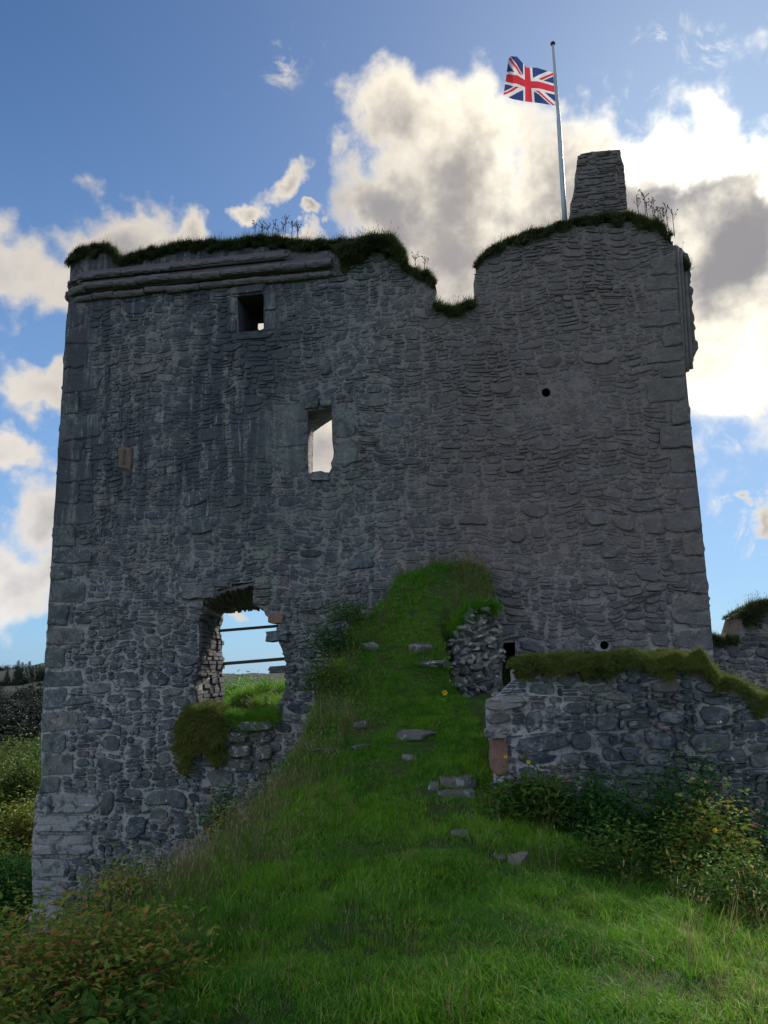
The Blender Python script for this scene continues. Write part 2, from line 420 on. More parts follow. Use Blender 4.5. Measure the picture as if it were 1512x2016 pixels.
M['bark'] = material('bark', f_plain((0.072, 0.058, 0.043), (0.145, 0.123, 0.094), 14), bump=(0.5, 0.02))
M['stalk'] = material('dead stalks', f_plain((0.065, 0.046, 0.036), (0.116, 0.087, 0.065), 20), bump=(0.2, 0.01))
M['petal'] = material('yellow petals', lambda nt: mixc(nt, noise(nt, position(nt), 30, 2), (0.75, 0.42, 0.02), (0.85, 0.55, 0.04)), rough=0.6, transl=0.3)

# ------------------------------------------------------------------ terrain
PSI = math.radians(9.5)
ctrl = []
def C(px, py, Y): ctrl.append(at(px, py, Y))
for a in [(756, 2016, 3.9), (756, 1900, 4.5), (756, 1800, 5.2), (756, 1700, 6.4), (740, 1600, 7.9), (720, 1500, 9.5), (730, 1420, 10.7), (750, 1350, 11.7),
          (760, 1300, 12.2), (800, 1195, 12.9), (860, 1114, 13.45), (940, 1122, 13.4), (1000, 1160, 13.4), (810, 1134, 13.4),
          (250, 1815, 6.0), (400, 1700, 7.5), (500, 1612, 8.7), (570, 1510, 10.0), (615, 1420, 11.0), (635, 1335, 12.0), (700, 1240, 12.8), (780, 1148, 13.3),
          (400, 1900, 4.9), (400, 2016, 4.1), (550, 1800, 5.6), (600, 1650, 7.4), (130, 1960, 4.6), (0, 2016, 4.3),
          (850, 1640, 7.3), (900, 1610, 7.6), (900, 1535, 8.6), (920, 1480, 9.6), (930, 1420, 10.8), (960, 1380, 11.6), (990, 1352, 12.6), (880, 1372, 11.9),
          (1050, 1620, 7.3), (1200, 1690, 6.8), (1400, 1740, 6.4), (1512, 1770, 6.3), (1000, 1800, 5.2), (1300, 1850, 4.8), (1512, 1890, 4.5), (1512, 2016, 3.8), (1000, 2016, 3.9),
          (860, 1900, 4.5), (860, 1760, 5.7), (960, 1700, 6.3), (930, 1205, 13.0), (880, 1190, 12.95), (1050, 1600, 8.15), (1200, 1655, 8.05), (1400, 1700, 7.95), (1600, 1740, 7.8)]:
    C(*a)
for a in [(-7.5, 13.5, -3.9), (-6, 13.6, -3.7), (-5, 12.5, -3.4), (-4, 11.5, -2.6), (-3.6, 13.4, -3.0), (-2.4, 13.4, -1.9), (-1.7, 13.5, -0.4), (-4.6, 9.5, -2.4), (-5.5, 7.5, -2.2), (-6, 5, -2.0), (-8, 9, -4.5), (-9, 4, -4),
          (-2.9, 11.9, -1.9), (-3.1, 9.6, -1.2), (0, 2, 0.0), (0, -3, -0.2), (4, 0, 0), (-4, 1, -1.2), (3, 10, 1.1), (5, 9.5, 1.0), (4.5, 12.5, 1.2), (7.5, 8, 0.6), (8, 12, 0.9), (3.2, 12.8, 1.2),
          (-3, 15.9, 0.9), (-1, 17, 0.9), (2, 16, 1.2), (5, 16, 1.2), (-6, 16, 0.0), (-3, 19, 0.8), (3, 19, 1.0), (8, 17, 0.6), (-9.5, 17, -7), (-9.5, 12, -6.5), (-9, 20, -8)]:
    ctrl.append(np.array(a, float))
ctrl = np.array(ctrl)
def rbf_fit(P, Z, lam=0.02):
    n = len(P); r = np.linalg.norm(P[:, None]-P[None], axis=2)
    K = r + 0; A = np.zeros((n+3, n+3)); A[:n, :n] = -K + 0; A[:n, :n][np.diag_indices(n)] += -lam
    A[:n, n] = 1; A[:n, n+1:] = P; A[n, :n] = 1; A[n+1:, :n] = P.T
    s = np.linalg.solve(A, np.concatenate([Z, [0, 0, 0]])); return s
_s = rbf_fit(ctrl[:, :2], ctrl[:, 2], 0.10)
lumps = sines(11, 1.6, 9); lumps2 = sines(12, 0.5, 9); farl = sines(13, 60, 7)
BR = np.array([(-300, 1935, 5.0), (60, 1895, 5.3), (130, 1870, 5.4), (230, 1830, 6.0), (400, 1700, 7.5), (500, 1612, 8.7), (570, 1510, 10.0), (615, 1420, 11.0), (635, 1335, 12.0), (690, 1240, 12.8), (780, 1150, 13.2)], float)
SHX = 0.0
CUT0, CUT1 = at(872, 1300, 13)[0]/13, at(972, 1250, 13)[0]/13
def ground_z(x, y):
    x = np.atleast_1d(np.asarray(x, float)); y = np.atleast_1d(np.asarray(y, float))
    sh = x.shape; xf, yf = x.ravel(), y.ravel()
    z = np.zeros(len(xf)); n = len(ctrl)
    for i in range(0, len(xf), 20000):
        xs, ys = xf[i:i+20000], yf[i:i+20000]
        r = np.hypot(xs[:, None]-ctrl[None, :, 0], ys[:, None]-ctrl[None, :, 1])
        z[i:i+20000] = -(r @ _s[:n]) + _s[n] + _s[n+1]*xs + _s[n+2]*ys
    dd = np.maximum(np.maximum(-xf-8.5, xf-8.5), np.maximum(-yf-3, yf-19.5))
    w = np.clip(dd/9, 0, 1); w = w*w*(3-2*w)
    out = -1.0 + np.clip((-xf-6)/12, 0, 1)*-13 - np.clip((np.hypot(xf, yf-8)-20)/160, 0, 1)*14
    out = out + farl(xf, yf)*np.clip((np.hypot(xf, yf)-30)/100, 0, 1)*2
    z = z*(1-w) + out*w
    # behind the left brow the ground falls into a ditch along the tower
    py_ = np.maximum(yf, 0.5)
    pxa = CX+F*(xf/py_)/np.cos(PITCH)+(-0.014)*0+SHX
    yb = np.interp(pxa, BR[:, 0], BR[:, 2]); pb = np.interp(pxa, BR[:, 0], BR[:, 1])
    behind = np.clip((yf-yb-0.12)/0.25, 0, 1)*((pxa < 775) & (yf < 15.0-xf*math.tan(PSI)))
    # height of the sight line through the brow
    tz = np.tan(PITCH+0.0-np.arctan((pb+24-CY+(pxa-CX)*0.014)/F))
    limz = 1.6+yf*tz*np.cos(0)-0.03*(yf-yb)
    z = np.where(z > limz, z*(1-behind)+limz*behind, z)
    # the mound ends in a rubble face on its right
    e = np.clip((xf/np.maximum(yf, 1)-CUT0)/0.012, 0, 1)*((xf > 0)&(yf > 11.6)&(yf < 14.5))
    lim = 1.6+yf*np.tan(PITCH-math.radians(14.1))
    face = (yf < 12.84) | (xf/np.maximum(yf, 1) > CUT1)
    z = np.where(face, z*(1-e)+np.minimum(z, lim)*e, z)
    z = z + (lumps(xf, yf)*(0.045+0.05*np.clip((yf-10.5)/2, 0, 1)) + lumps2(xf, yf)*0.02)*(1-w)
    return z.reshape(sh)
def gz(x, y): return float(ground_z(x, y)[0])
def axis(lo, hi, fine, far):
    a = list(np.arange(lo, hi+1e-6, fine)); s = fine; v = hi
    while v < far: s *= 1.25; v += s; a.append(v)
    s = fine; v = lo
    while v > -far: s *= 1.25; v -= s; a.insert(0, v)
    return np.array(a)
gx, gy = axis(-9, 9, 0.11, 900), axis(1.5, 15, 0.11, 900)
GX, GY = np.meshgrid(gx, gy); GZ = ground_z(GX, GY)
nx, ny = len(gx), len(gy)
idx = np.arange(nx*ny).reshape(ny, nx)
quads = np.stack([idx[:-1, :-1], idx[:-1, 1:], idx[1:, 1:], idx[1:, :-1]], -1).reshape(-1, 4)
tag(mesh('ground', np.stack([GX, GY, GZ], -1).reshape(-1, 3), quads.tolist(), M['ground'], smooth_=True), kind='structure')

def on_ground(px, py):                    # where the line of sight meets the ground
    d = ray(px, py); t = 2.0
    T = np.arange(2.5, 17, 0.03)/d[1]
    P = EYE[None]+d[None]*T[:, None]
    g = ground_z(P[:, 0], P[:, 1]); hit = np.nonzero(P[:, 2] < g)[0]
    return P[hit[0]] if len(hit) else P[-1]

# far hillside across the valley
def hill():
    xs = np.linspace(-260, 160, 150); ys = np.linspace(0, 1, 40)
    r1, r2 = sines(21, 90), sines(22, 22)
    V, top = [], at(40, 1330, 190)[2]
    for v in ys:
        for x in xs:
            y = 60+v*v*140+40*(v**3)
            z = -19+(top+19)*(1-(1-v)**1.7) if v < 0.97 else top-2
            z += r1(x, y)*2.2*v + r2(x, y)*0.9*v
            V.append((x, y, z-(3.0 if x > 60 else 0)*v*5))
    n = len(xs); Fc = [(j*n+i, j*n+i+1, (j+1)*n+i+1, (j+1)*n+i) for j in range(len(ys)-1) for i in range(n-1)]
    return tag(mesh('hill', V, Fc, M['hill'], smooth_=True), kind='structure')
HILL = hill()

# ------------------------------------------------------------------ masonry toolkit
def frame(P0, psi):
    A = np.array([math.cos(psi), -math.sin(psi), 0]); N = np.array([math.sin(psi), math.cos(psi), 0])
    P0 = np.asarray(P0, float)
    def wl(px, py, d=0.0):                # picture spot -> (s, t) on the plane d metres behind the face
        r = ray(px, py); k = np.dot(P0+N*d-EYE, N)/np.dot(r, N); p = EYE+r*k
        return np.array([np.dot(p-P0, A), p[2]-P0[2]])
    return wl, A, N
def stone_geo(rng, cu, cv, w, h, prot, n=12, back=0.035, p=3.2, face=0.84):
    a = (np.arange(n)+rng.uniform(-0.25, 0.25, n))*2*math.pi/n
    c, s = np.cos(a), np.sin(a)
    rr = (np.abs(c)**p+np.abs(s)**p)**(-1/p)
    rr = rr*(1+rng.uniform(-0.13, 0.06, n))
    sk = rng.uniform(-0.16, 0.16)
    ring = np.stack([c*rr*w/2, s*rr*h/2+sk*c*rr*h/2], 1)
    tu, tv = rng.uniform(-0.35, 0.35, 2)*prot
    V = []
    for sc_, d in ((1.0, back), (0.96, -prot*0.6), (face, -prot)):
        q = ring*sc_*(1+rng.uniform(-0.03, 0.03, (n, 1)))
        dd = d + (tu*q[:, 0]/w*2+tv*q[:, 1]/h*2 if d < 0 else 0) + (rng.uniform(-0.2, 0.2, n)*prot if d < 0 else 0)
        V.append(np.stack([q[:, 0]+cu, q[:, 1]+cv, np.broadcast_to(dd, (n,))], 1))
    V.append(np.array([[cu, cv, -prot*1.05]]))
    V = np.vstack(V)
    Fc = []
    for r_ in range(2):
        for k in range(n): Fc.append((r_*n+k, r_*n+(k+1) % n, (r_+1)*n+(k+1) % n, (r_+1)*n+k))
    for k in range(n): Fc.append((2*n+k, 2*n+(k+1) % n, 3*n))
    return V, Fc
def pack(rng, u0, u1, v0, v1, cu, cv, inside, classes, fill, pre=()):
    nu, nv = int((u1-u0)/cu), int((v1-v0)/cv)
    U, Vv = np.meshgrid(u0+(np.arange(nu)+0.5)*cu, v0+(np.arange(nv)+0.5)*cv, indexing='ij')
    occ = ~inside(U, Vv)
    for (a0, b0, a1, b1) in pre:
        occ[max(0, int((a0-u0)/cu)):max(0, int(math.ceil((a1-u0)/cu))), max(0, int((b0-v0)/cv)):max(0, int(math.ceil((b1-v0)/cv)))] = True
    out = []
    def emit(i, j, w, h):
        occ[i:i+w, j:j+h] = True
        out.append((u0+(i+w/2)*cu, v0+(j+h/2)*cv, w*cu, h*cv))
    for (w0, w1, h0, h1, tries) in classes:
        for _ in range(tries):
            w, h = rng.randint(w0, w1+1), rng.randint(h0, h1+1)
            i, j = rng.randint(0, max(1, nu-w)), rng.randint(0, max(1, nv-h))
            if not occ[i:i+w, j:j+h].any(): emit(i, j, w, h)
    for j in range(nv):
        for i in range(nu):
            if occ[i, j]: continue
            w0, w1, h0, h1 = fill(u0+i*cu, v0+j*cv, rng)
            w, h = rng.randint(w0, w1+1), rng.randint(h0, h1+1)
            k = 1
            while k < w and i+k < nu and not occ[i+k, j]: k += 1
            w = k; m = 1
            while m < h and j+m < nv and not occ[i:i+w, j+m].any(): m += 1
            if w*h >= 3 and w >= 2: emit(i, j, w, m)
            else: occ[i:i+w, j:j+m] = True
    return out
wu, wv = sines(31, 1.1, 9), sines(32, 0.9, 9)
wu2, wv2 = sines(33, 3.5, 7), sines(34, 3.0, 7)
def warp(V, k=1.0):
    V = V.copy(); u, v = V[:, 0].copy(), V[:, 1].copy()
    V[:, 0] += k*(0.035*wu(u, v)+0.02*wu2(u, v)); V[:, 1] += k*(0.035*wv(u*0.8, v)+0.06*wv2(u, v)); return V
def to_local(V, zb):                      # (u, v, d) -> local x, y, z of a thing whose origin lies zb above P0
    return np.stack([V[:, 0], V[:, 2], V[:, 1]-zb], 1)
def core_mesh(outline, holes, depth, step, rough, seed, zb):
    """wall body: triangulated rough face, plain back, edges and lofted reveals. holes: list of (front, [(loop, d), ...])"""
    rng = np.random.RandomState(seed)
    ol = densify(outline, 0.16); hf = [densify(h[0], 0.12) for h in holes]
    mn, mx = ol.min(0), ol.max(0)
    g = np.stack(np.meshgrid(np.arange(mn[0], mx[0], step), np.arange(mn[1], mx[1], step)), -1).reshape(-1, 2)
    g = g+rng.uniform(-0.3, 0.3, g.shape)*step
    keep = inpoly(g[:, 0], g[:, 1], ol)
    for h in hf: keep &= ~inpoly(g[:, 0], g[:, 1], h)
    g = g[keep]
    pts = [tuple(p) for p in ol]; edges = [(i, (i+1) % len(ol)) for i in range(len(ol))]
    for h in hf:
        b = len(pts); pts += [tuple(p) for p in h]; edges += [(b+i, b+(i+1) % len(h)) for i in range(len(h))]
    nb = len(pts); pts += [tuple(p) for p in g]
    def cdt(pts, edges, hh):
        vo, eo, fo, _, _, _ = geometry.delaunay_2d_cdt([Vector(p) for p in pts], edges, [], 0, 1e-5)
        vo = np.array([tuple(v) for v in vo]); fo = np.array([f for f in fo if len(f) == 3])
        cen = vo[fo].mean(1); ok = inpoly(cen[:, 0], cen[:, 1], ol)
        for h in hh: ok &= ~inpoly(cen[:, 0], cen[:, 1], h)
        return vo, fo[ok]
    vo, fo = cdt(pts, edges, hf)
    hb = [densify(h[1], 0.12) for h in holes if len(h) > 1]
    ptb = [tuple(p) for p in ol]; edb = [(i, (i+1) % len(ol)) for i in range(len(ol))]
    for h in hb:
        b = len(ptb); ptb += [tuple(p) for p in h]; edb += [(b+i, b+(i+1) % len(h)) for i in range(len(h))]
    vb, fb_ = cdt(ptb, edb, hb)
    n1, n2, n3 = sines(seed+1, 0.6, 9), sines(seed+2, 0.22, 9), sines(seed+3, 3, 7)
    dd = rough*(0.5*n1(vo[:, 0], vo[:, 1])+0.4*n2(vo[:, 0], vo[:, 1])+0.8*n3(vo[:, 0], vo[:, 1]))
    acc = Acc()
    dd = dd+0.006
    Fr = np.stack([vo[:, 0], vo[:, 1], dd], 1)
    acc.add(to_local(Fr, zb), [tuple(f) for f in fo])
    acc.add(to_local(np.stack([vb[:, 0], vb[:, 1], np.full(len(vb), depth)], 1), zb), [tuple(f[::-1]) for f in fb_])
    # outer edge
    def dep(p): return rough*(0.5*n1(p[0], p[1])+0.4*n2(p[0], p[1])+0.8*n3(p[0], p[1]))
    k = len(ol); rows = []
    for q in np.linspace(0, 1, 8):
        j = rng.uniform(-0.02, 0.02, (k, 2))*(0 < q < 1)
        rows.append(np.stack([ol[:, 0]+j[:, 0], ol[:, 1]+j[:, 1], [dep(p)*(1-q)+depth*q for p in ol]], 1))
    acc.add(to_local(np.vstack(rows), zb), [(r*k+i, r*k+(i+1) % k, (r+1)*k+(i+1) % k, (r+1)*k+i) for r in range(7) for i in range(k)])
    return acc, n1
def resample(loop, n):
    loop = np.asarray(loop, float); L = np.vstack([loop, loop[:1]])
    seg = np.linalg.norm(np.diff(L, axis=0), axis=1); cum = np.concatenate([[0], np.cumsum(seg)]); t = np.linspace(0, cum[-1], n, endpoint=False)
    return np.stack([np.interp(t, cum, L[:, 0]), np.interp(t, cum, L[:, 1])], 1)
def loft(loops, zb, jit=0.0, seed=0):     # loops: [(pts already matching, depth)]
    rng = np.random.RandomState(seed); k = len(loops[0][0]); rows = []
    for i, (lp, d) in enumerate(loops):
        j = rng.uniform(-jit, jit, (k, 2)) if 0 < i else np.zeros((k, 2))
        rows.append(np.stack([lp[:, 0]+j[:, 0], lp[:, 1]+j[:, 1], np.full(k, d)+(rng.uniform(-jit, jit, k) if i else 0)], 1))
    V = np.vstack(rows)
    Fc = [(r*k+i, r*k+(i+1) % k, (r+1)*k+(i+1) % k, (r+1)*k+i) for r in range(len(loops)-1) for i in range(k)]
    return to_local(V, zb), Fc

def scatter_stones(th, stones, zb, mat, n_parts, name='stone', stuff='small_stones', k=1.0, facet=True):
    """stones: (V(u,v,d), F, rnd, area). The largest become parts of their own, the rest one mesh."""
    stones = sorted(stones, key=lambda q: -q[3])
    for V, Fc, r, a in stones[:n_parts]:
        mesh(name, to_local(warp(V, k), zb), Fc, mat, th, smooth_=not facet, rnd=r, center=True)
    if len(stones) > n_parts:
        acc = Acc()
        for V, Fc, r, a in stones[n_parts:]: acc.add(to_local(warp(V, k), zb), Fc, r)
        tag(acc.build(stuff, mat, th), kind='stuff')

# ------------------------------------------------------------------ the tower
WP0 = np.array([0, 14.0, 0]); ZB = -4.6
WL, WA, WN = frame(WP0, PSI)
tower = thing('castle_tower', 'tall roofless rubble stone castle tower with grass on its broken wall tops', 'castle tower', (WP0[0], WP0[1], ZB), -PSI)
OUT = [(46, 2080), (55, 1880), (58, 1820), (64, 1790), (62, 1700), (66, 1620), (70, 1565), (80, 1560), (81, 1450), (88, 1320), (94, 1220), (99, 1130), (104, 1050), (110, 960), (114, 880), (119, 830),
       (125, 720), (130, 640), (135, 590), (138, 520), (168, 500), (212, 498), (238, 524), (290, 510), (370, 490), (450, 490), (520, 485), (600, 495), (660, 492), (735, 495),
       (770, 500), (790, 520), (800, 538), (838, 545), (852, 555), (859, 575), (857, 604), (880, 612), (905, 610), (934, 602), (932, 560), (938, 530), (947, 512), (972, 492), (1010, 478), (1060, 466), (1110, 452), (1180, 440),
       (1240, 436), (1290, 450), (1318, 468), (1330, 490), (1335, 600), (1347, 700), (1351, 740), (1358, 810), (1366, 890), (1376, 980), (1386, 1080), (1395, 1170), (1403, 1262), (1412, 1400), (1440, 2080)]
outl = np.array([WL(*p) for p in OUT])
H1 = [(400, 1182), (427, 1170), (428, 1160), (455, 1157), (456, 1149), (502, 1145), (497, 1174), (499, 1190), (518, 1199), (522, 1211), (538, 1223), (551, 1229), (543, 1238), (550, 1246),
      (549, 1266), (556, 1280), (560, 1295), (564, 1303), (560, 1325), (566, 1345), (558, 1370), (548, 1391), (550, 1412), (520, 1418), (465, 1424), (420, 1440), (375, 1470), (372, 1450), (383, 1412), (388, 1391), (384, 1370), (382, 1349), (388, 1328), (393, 1303),
      (391, 1287), (393, 1249), (389, 1225), (396, 1205)]
H1B = [(434, 1210), (450, 1204), (465, 1202), (486, 1199), (507, 1198), (520, 1199), (545, 1208), (590, 1225), (600, 1300), (600, 1360), (590, 1412), (540, 1414), (470, 1420), (436, 1420), (434, 1390), (440, 1345), (436, 1320), (439, 1299), (435, 1280), (438, 1266), (431, 1245), (437, 1220)]
H2 = [(605, 809), (630, 806), (653, 803), (653, 825), (654, 868), (657, 890), (656, 902), (651, 912), (653, 921), (647, 932), (632, 927), (616, 929), (607, 934), (605, 870)]
H2B = [(617, 851), (626, 844), (654, 826), (700, 812), (700, 880), (700, 938), (660, 938), (632, 931), (616, 933), (616, 890)]
H3 = [(467, 584), (519, 577), (519, 650), (470, 653)]
H4 = [(989, 1266), (1014, 1264), (1014, 1292), (1062, 1288), (1062, 1345), (989, 1352)]
H5 = [(1075+9*math.cos(a), 773+9*math.sin(a)) for a in np.linspace(0, 2*math.pi, 10, endpoint=False)]
H6 = [(1190+8.5*math.cos(a), 1270+8.5*math.sin(a)) for a in np.linspace(0, 2*math.pi, 10, endpoint=False)]
toST = lambda L, d=0.0: np.array([WL(x, y, d) for x, y in L])
T = 1.9
H3B = [(508, 637), (535, 635), (535, 648), (508, 650)]; H4B = [(1009, 1284), (1066, 1284), (1066, 1345), (1009, 1345)]
holes = [(toST(h), toST(b, T)) for h, b in ((H1, H1B), (H2, H2B), (H3, H3B), (H4, H4B))]+[(toST(h),) for h in (H5, H6)]
acc, _ = core_mesh(outl, holes, T, 0.13, 0.011, 41, ZB)
# reveals: front loop -> back loop
def start_align(a, b):                    # for each point of a the point of b in the same direction from the middle
    fine = resample(b, 400); ca, cb = (a.min(0)+a.max(0))/2, (fine.min(0)+fine.max(0))/2
    ea, eb = (a.max(0)-a.min(0))/2, (fine.max(0)-fine.min(0))/2
    ta = np.arctan2(*((a-ca)/ea).T[::-1]); tb = np.arctan2(*((fine-cb)/eb).T[::-1])
    d = np.abs(np.angle(np.exp(1j*(ta[:, None]-tb[None])))); return fine[d.argmin(1)]
def reveal(front, back, dback, n, jit, seed, mids=4):
    f = resample(front, n); b = start_align(f, back)
    loops = [(f*(1-q)+b*q, dback*q) for q in np.linspace(0, 1, mids+2)]
    return loft(loops, ZB, jit, seed)
for (f, b, jt, sd_) in ((H1, H1B, 0.035, 1), (H2, H2B, 0.012, 2)):
    V, Fc = reveal(toST(f), toST(b, T), T, 64, jt, sd_); acc.add(V, Fc)
acc.build('wall_core', M['mortar'], tower)
# dark lofts for the small openings
f3 = resample(toST(H3), 24); d3 = 1.0
b3, b3b = toST(H3B, 1.1), toST(H3B, T)
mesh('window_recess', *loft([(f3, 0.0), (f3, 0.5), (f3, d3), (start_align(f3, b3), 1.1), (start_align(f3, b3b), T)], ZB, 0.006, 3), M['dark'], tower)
f4 = resample(toST(H4), 24); b4 = start_align(f4, toST(H4B, T))
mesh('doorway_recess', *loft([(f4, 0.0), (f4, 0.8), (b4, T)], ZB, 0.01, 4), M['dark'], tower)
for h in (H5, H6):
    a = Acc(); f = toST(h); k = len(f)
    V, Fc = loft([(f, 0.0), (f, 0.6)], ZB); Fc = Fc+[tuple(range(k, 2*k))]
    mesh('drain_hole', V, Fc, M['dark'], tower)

# stones laid by hand where the photograph shows them
BIG = [(1061,700,1110,723),(1143,693,1203,715),(1030,726,1061,739),(998,903,1034,927),(1119,949,1145,974),(1206,946,1247,964),(1232,977,1307,1005),(1021,983,1084,1013),(1043,1026,1078,1055),
       (998,1031,1035,1061),(1151,1014,1192,1046),(1203,1016,1251,1046),(1266,1013,1306,1046),(1140,1065,1188,1083),(1180,1085,1216,1106),(1257,1115,1296,1150),(1275,1154,1307,1176),
       (1216,1160,1265,1180),(226,1329,270,1361),(165,1343,218,1369),(284,1329,337,1353),(347,1287,393,1309),(319,1281,343,1309),(123,1377,190,1394),(210,1369,246,1387),(250,1381,274,1404),(280,1381,317,1398),
       (192,1452,232,1480),(250,1462,280,1488),(175,1420,214,1440),(359,970,411,1000),(373,1021,427,1051),(345,1029,373,1053),(442,982,478,1002),(286,1559,341,1591),(246,1605,294,1652),(198,1549,226,1600),
       (1018,1268,1075,1288),(1108,1255,1150,1284),(1140,1232,1178,1254),(1316,1203,1396,1232),(1234,1232,1270,1250),(1268,1156,1306,1176),(1276,1252,1312,1282),(318,1560,372,1592),
       (735,672,768,690),(862,870,905,884),(838,942,880,956),(628,700,650,740),(905,1010,960,1036),(680,1095,740,1120),(590,1075,640,1092),(700,1085,740,1100),(545,1070,590,1086)]
SPEC = [  # x0, y0, x1, y1, proud, material, rnd
    (357,1150,427,1181,0.10,'stone',0.76),(395,1139,455,1157,0.08,'stone',0.74),(500,1145,534,1160,0.07,'stone',0.76),(499,1162,534,1176,0.08,'stone',0.76),(499,1177,532,1191,0.07,'stone',0.78),
    (528,1206,560,1229,0.06,'red_stone',0.9),(524,1240,572,1264,0.12,'stone',0.4),(531,1310,584,1326,0.12,'stone',0.5),
    (232,880,260,926,0.03,'loop',0.5),
    (540,792,604,838,0.010,'dressed',0.5),(500,840,603,880,0.010,'dressed',0.5),(545,883,603,930,0.010,'dressed',0.5),(656,806,700,862,0.010,'dressed',0.5),(660,866,705,915,0.010,'dressed',0.5),
    (600,786,629,806,0.09,'dressed',0.5),(631,783,656,803,0.10,'dressed',0.5),(610,930,650,948,0.05,'dressed',0.5),
    (521,578,546,612,0.03,'dressed',0.5),(521,614,546,652,0.025,'dressed',0.5),(449,588,465,620,0.03,'dressed',0.5),(449,622,466,655,0.03,'dressed',0.5),(452,563,524,578,0.05,'dressed',0.5),(462,655,540,668,0.04,'dressed',0.5),
    (70,1563,103,1600,0.10,'plinth',0.5),(106,1563,198,1602,0.07,'plinth',0.5),(66,1603,180,1638,0.08,'plinth',0.5),(64,1641,190,1684,0.09,'plinth',0.5),(62,1687,139,1728,0.08,'plinth',0.5),
    (64,1731,135,1763,0.08,'plinth',0.5),(61,1766,131,1818,0.09,'plinth',0.5),(56,1822,119,1872,0.09,'plinth',0.5),(52,1875,120,1925,0.09,'plinth',0.5),
    (1173,1254,1208,1258,0.02,'stone',0.5)]
rs = np.random.RandomState(5)
stones, pre = [], []
def rect(x0, y0, x1, y1):
    a = WL(x0, (y0+y1)/2); b = WL(x1, (y0+y1)/2); c = WL((x0+x1)/2, y1); d = WL((x0+x1)/2, y0)
    return a[0], c[1], b[0], d[1]
for r in BIG:
    q = rect(*r); pre.append(q)
    V, Fc = stone_geo(rs, (q[0]+q[2])/2, (q[1]+q[3])/2, (q[2]-q[0])*0.97, (q[3]-q[1])*0.97, rs.uniform(0.03, 0.06), n=11, p=3.4)
    stones.append((V, Fc, rs.choice([rs.uniform(0, 0.5), rs.uniform(0.3, 0.8)]), 99))
def corner_stone(q, prot, n=16):          # squarer stone
    return stone_geo(rs, (q[0]+q[2])/2, (q[1]+q[3])/2, (q[2]-q[0]), (q[3]-q[1])*0.98, prot, n=n, back=0.05, p=14)
for (x0, y0, x1, y1, pr, mt, rn) in SPEC:
    q = rect(x0, y0, x1, y1); pre.append(q)
    V, Fc = corner_stone(q, pr)
    nm = {'loop': 'gun_loop_slab', 'dressed': 'window_block', 'plinth': 'quoin', 'red_stone': 'stone'}.get(mt, 'stone')
    o = mesh(nm, to_local(V, ZB), Fc, M[mt], tower, rnd=rn, center=True)
    if mt == 'red_stone': o['label'] = 'reddish stone in the right side of the doorway'
# keyhole in the loop slab
kh = Acc()
for (x, y, rx, ry) in ((245, 889, 3.2, 4.5), (243, 911, 3.4, 4.5), (244, 900, 1.6, 8)):
    c = WL(x, y, -0.04); r = rx/F*14.6; ry_ = ry/F*14.6
    lp = np.array([(c[0]+r*math.cos(t), c[1]+ry_*math.sin(t)) for t in np.linspace(0, 2*math.pi, 12, endpoint=False)])
    off = -0.052-0.003*len(kh.V)
    kh.add(to_local(np.stack([lp[:, 0], lp[:, 1], np.full(12, off)], 1), ZB), [tuple(range(12))[::-1]])
kh.build('gun_loop', M['pole_cap'], tower)
# quoins up both edges
def edge_x(y, side):
    L = [(p[1], p[0]) for p in (OUT[1:20] if side < 0 else OUT[-12:-1])]
    L.sort(); return float(np.interp(y, [a for a, _ in L], [b for _, b in L]))
for side in (-1, 1):
    y = 604 if side < 0 else 505; kq = 0
    while y < (1556 if side < 0 else 1262):
        hh = rs.uniform(28, 50); e = edge_x(y+hh/2, side); w = (rs.uniform(62, 88) if kq % 2 else rs.uniform(36, 52)); kq += 1
        r = (e-1, y, e+w, y+hh-2) if side < 0 else (e-w, y, e+1, y+hh-2)
        q = rect(*r); pre.append(q); V, Fc = corner_stone(q, rs.uniform(0.015, 0.045))
        V[:, 2] = np.where(V[:, 2] > 0, 0.35, V[:, 2])      # quoins run round the corner
        mesh('quoin', to_local(V, ZB), Fc, M['stone'], tower, rnd=rs.uniform(0.35, 0.8), center=True)
        y += hh

hs = [toST(h) for h in (H1, H2, H3, H4)]
cor = toST([(128, 470), (672, 470), (672, 538), (400, 572), (160, 606), (128, 606)])
def inside(U, Vv):
    m = inpoly(U, Vv, outl)
    for h in hs: m &= ~inpoly(U, Vv, h)
    for h in (H5, H6):
        c = toST(h).mean(0); m &= np.hypot(U-c[0], Vv-c[1]) > 0.12
    m &= ~inpoly(U, Vv, cor)
    return m
jam = [(WL(340, 1300)[0], WL(392, 1300)[0], WL(300, 1530)[1], WL(300, 1200)[1])]
def fill(u, v, rng):
    if jam[0][0] < u < jam[0][1]+0.1 and jam[0][2] < v < jam[0][3]: return (7, 11, 2, 3)       # thin slabs of the jamb
    if u > 1.2 and v < 3.4: return (4, 12, 2, 4)
    if v > 3.2: return (3, 9, 2, 4)
    return (3, 9, 1, 4)
mn, mx = outl.min(0), outl.max(0)
lay = pack(rs, mn[0]-0.02, mx[0], max(mn[1], -4.2), mx[1], 0.045, 0.034, inside, [(8, 13, 6, 9, 80), (6, 11, 4, 7, 500), (5, 10, 3, 5, 1800)], fill, pre)
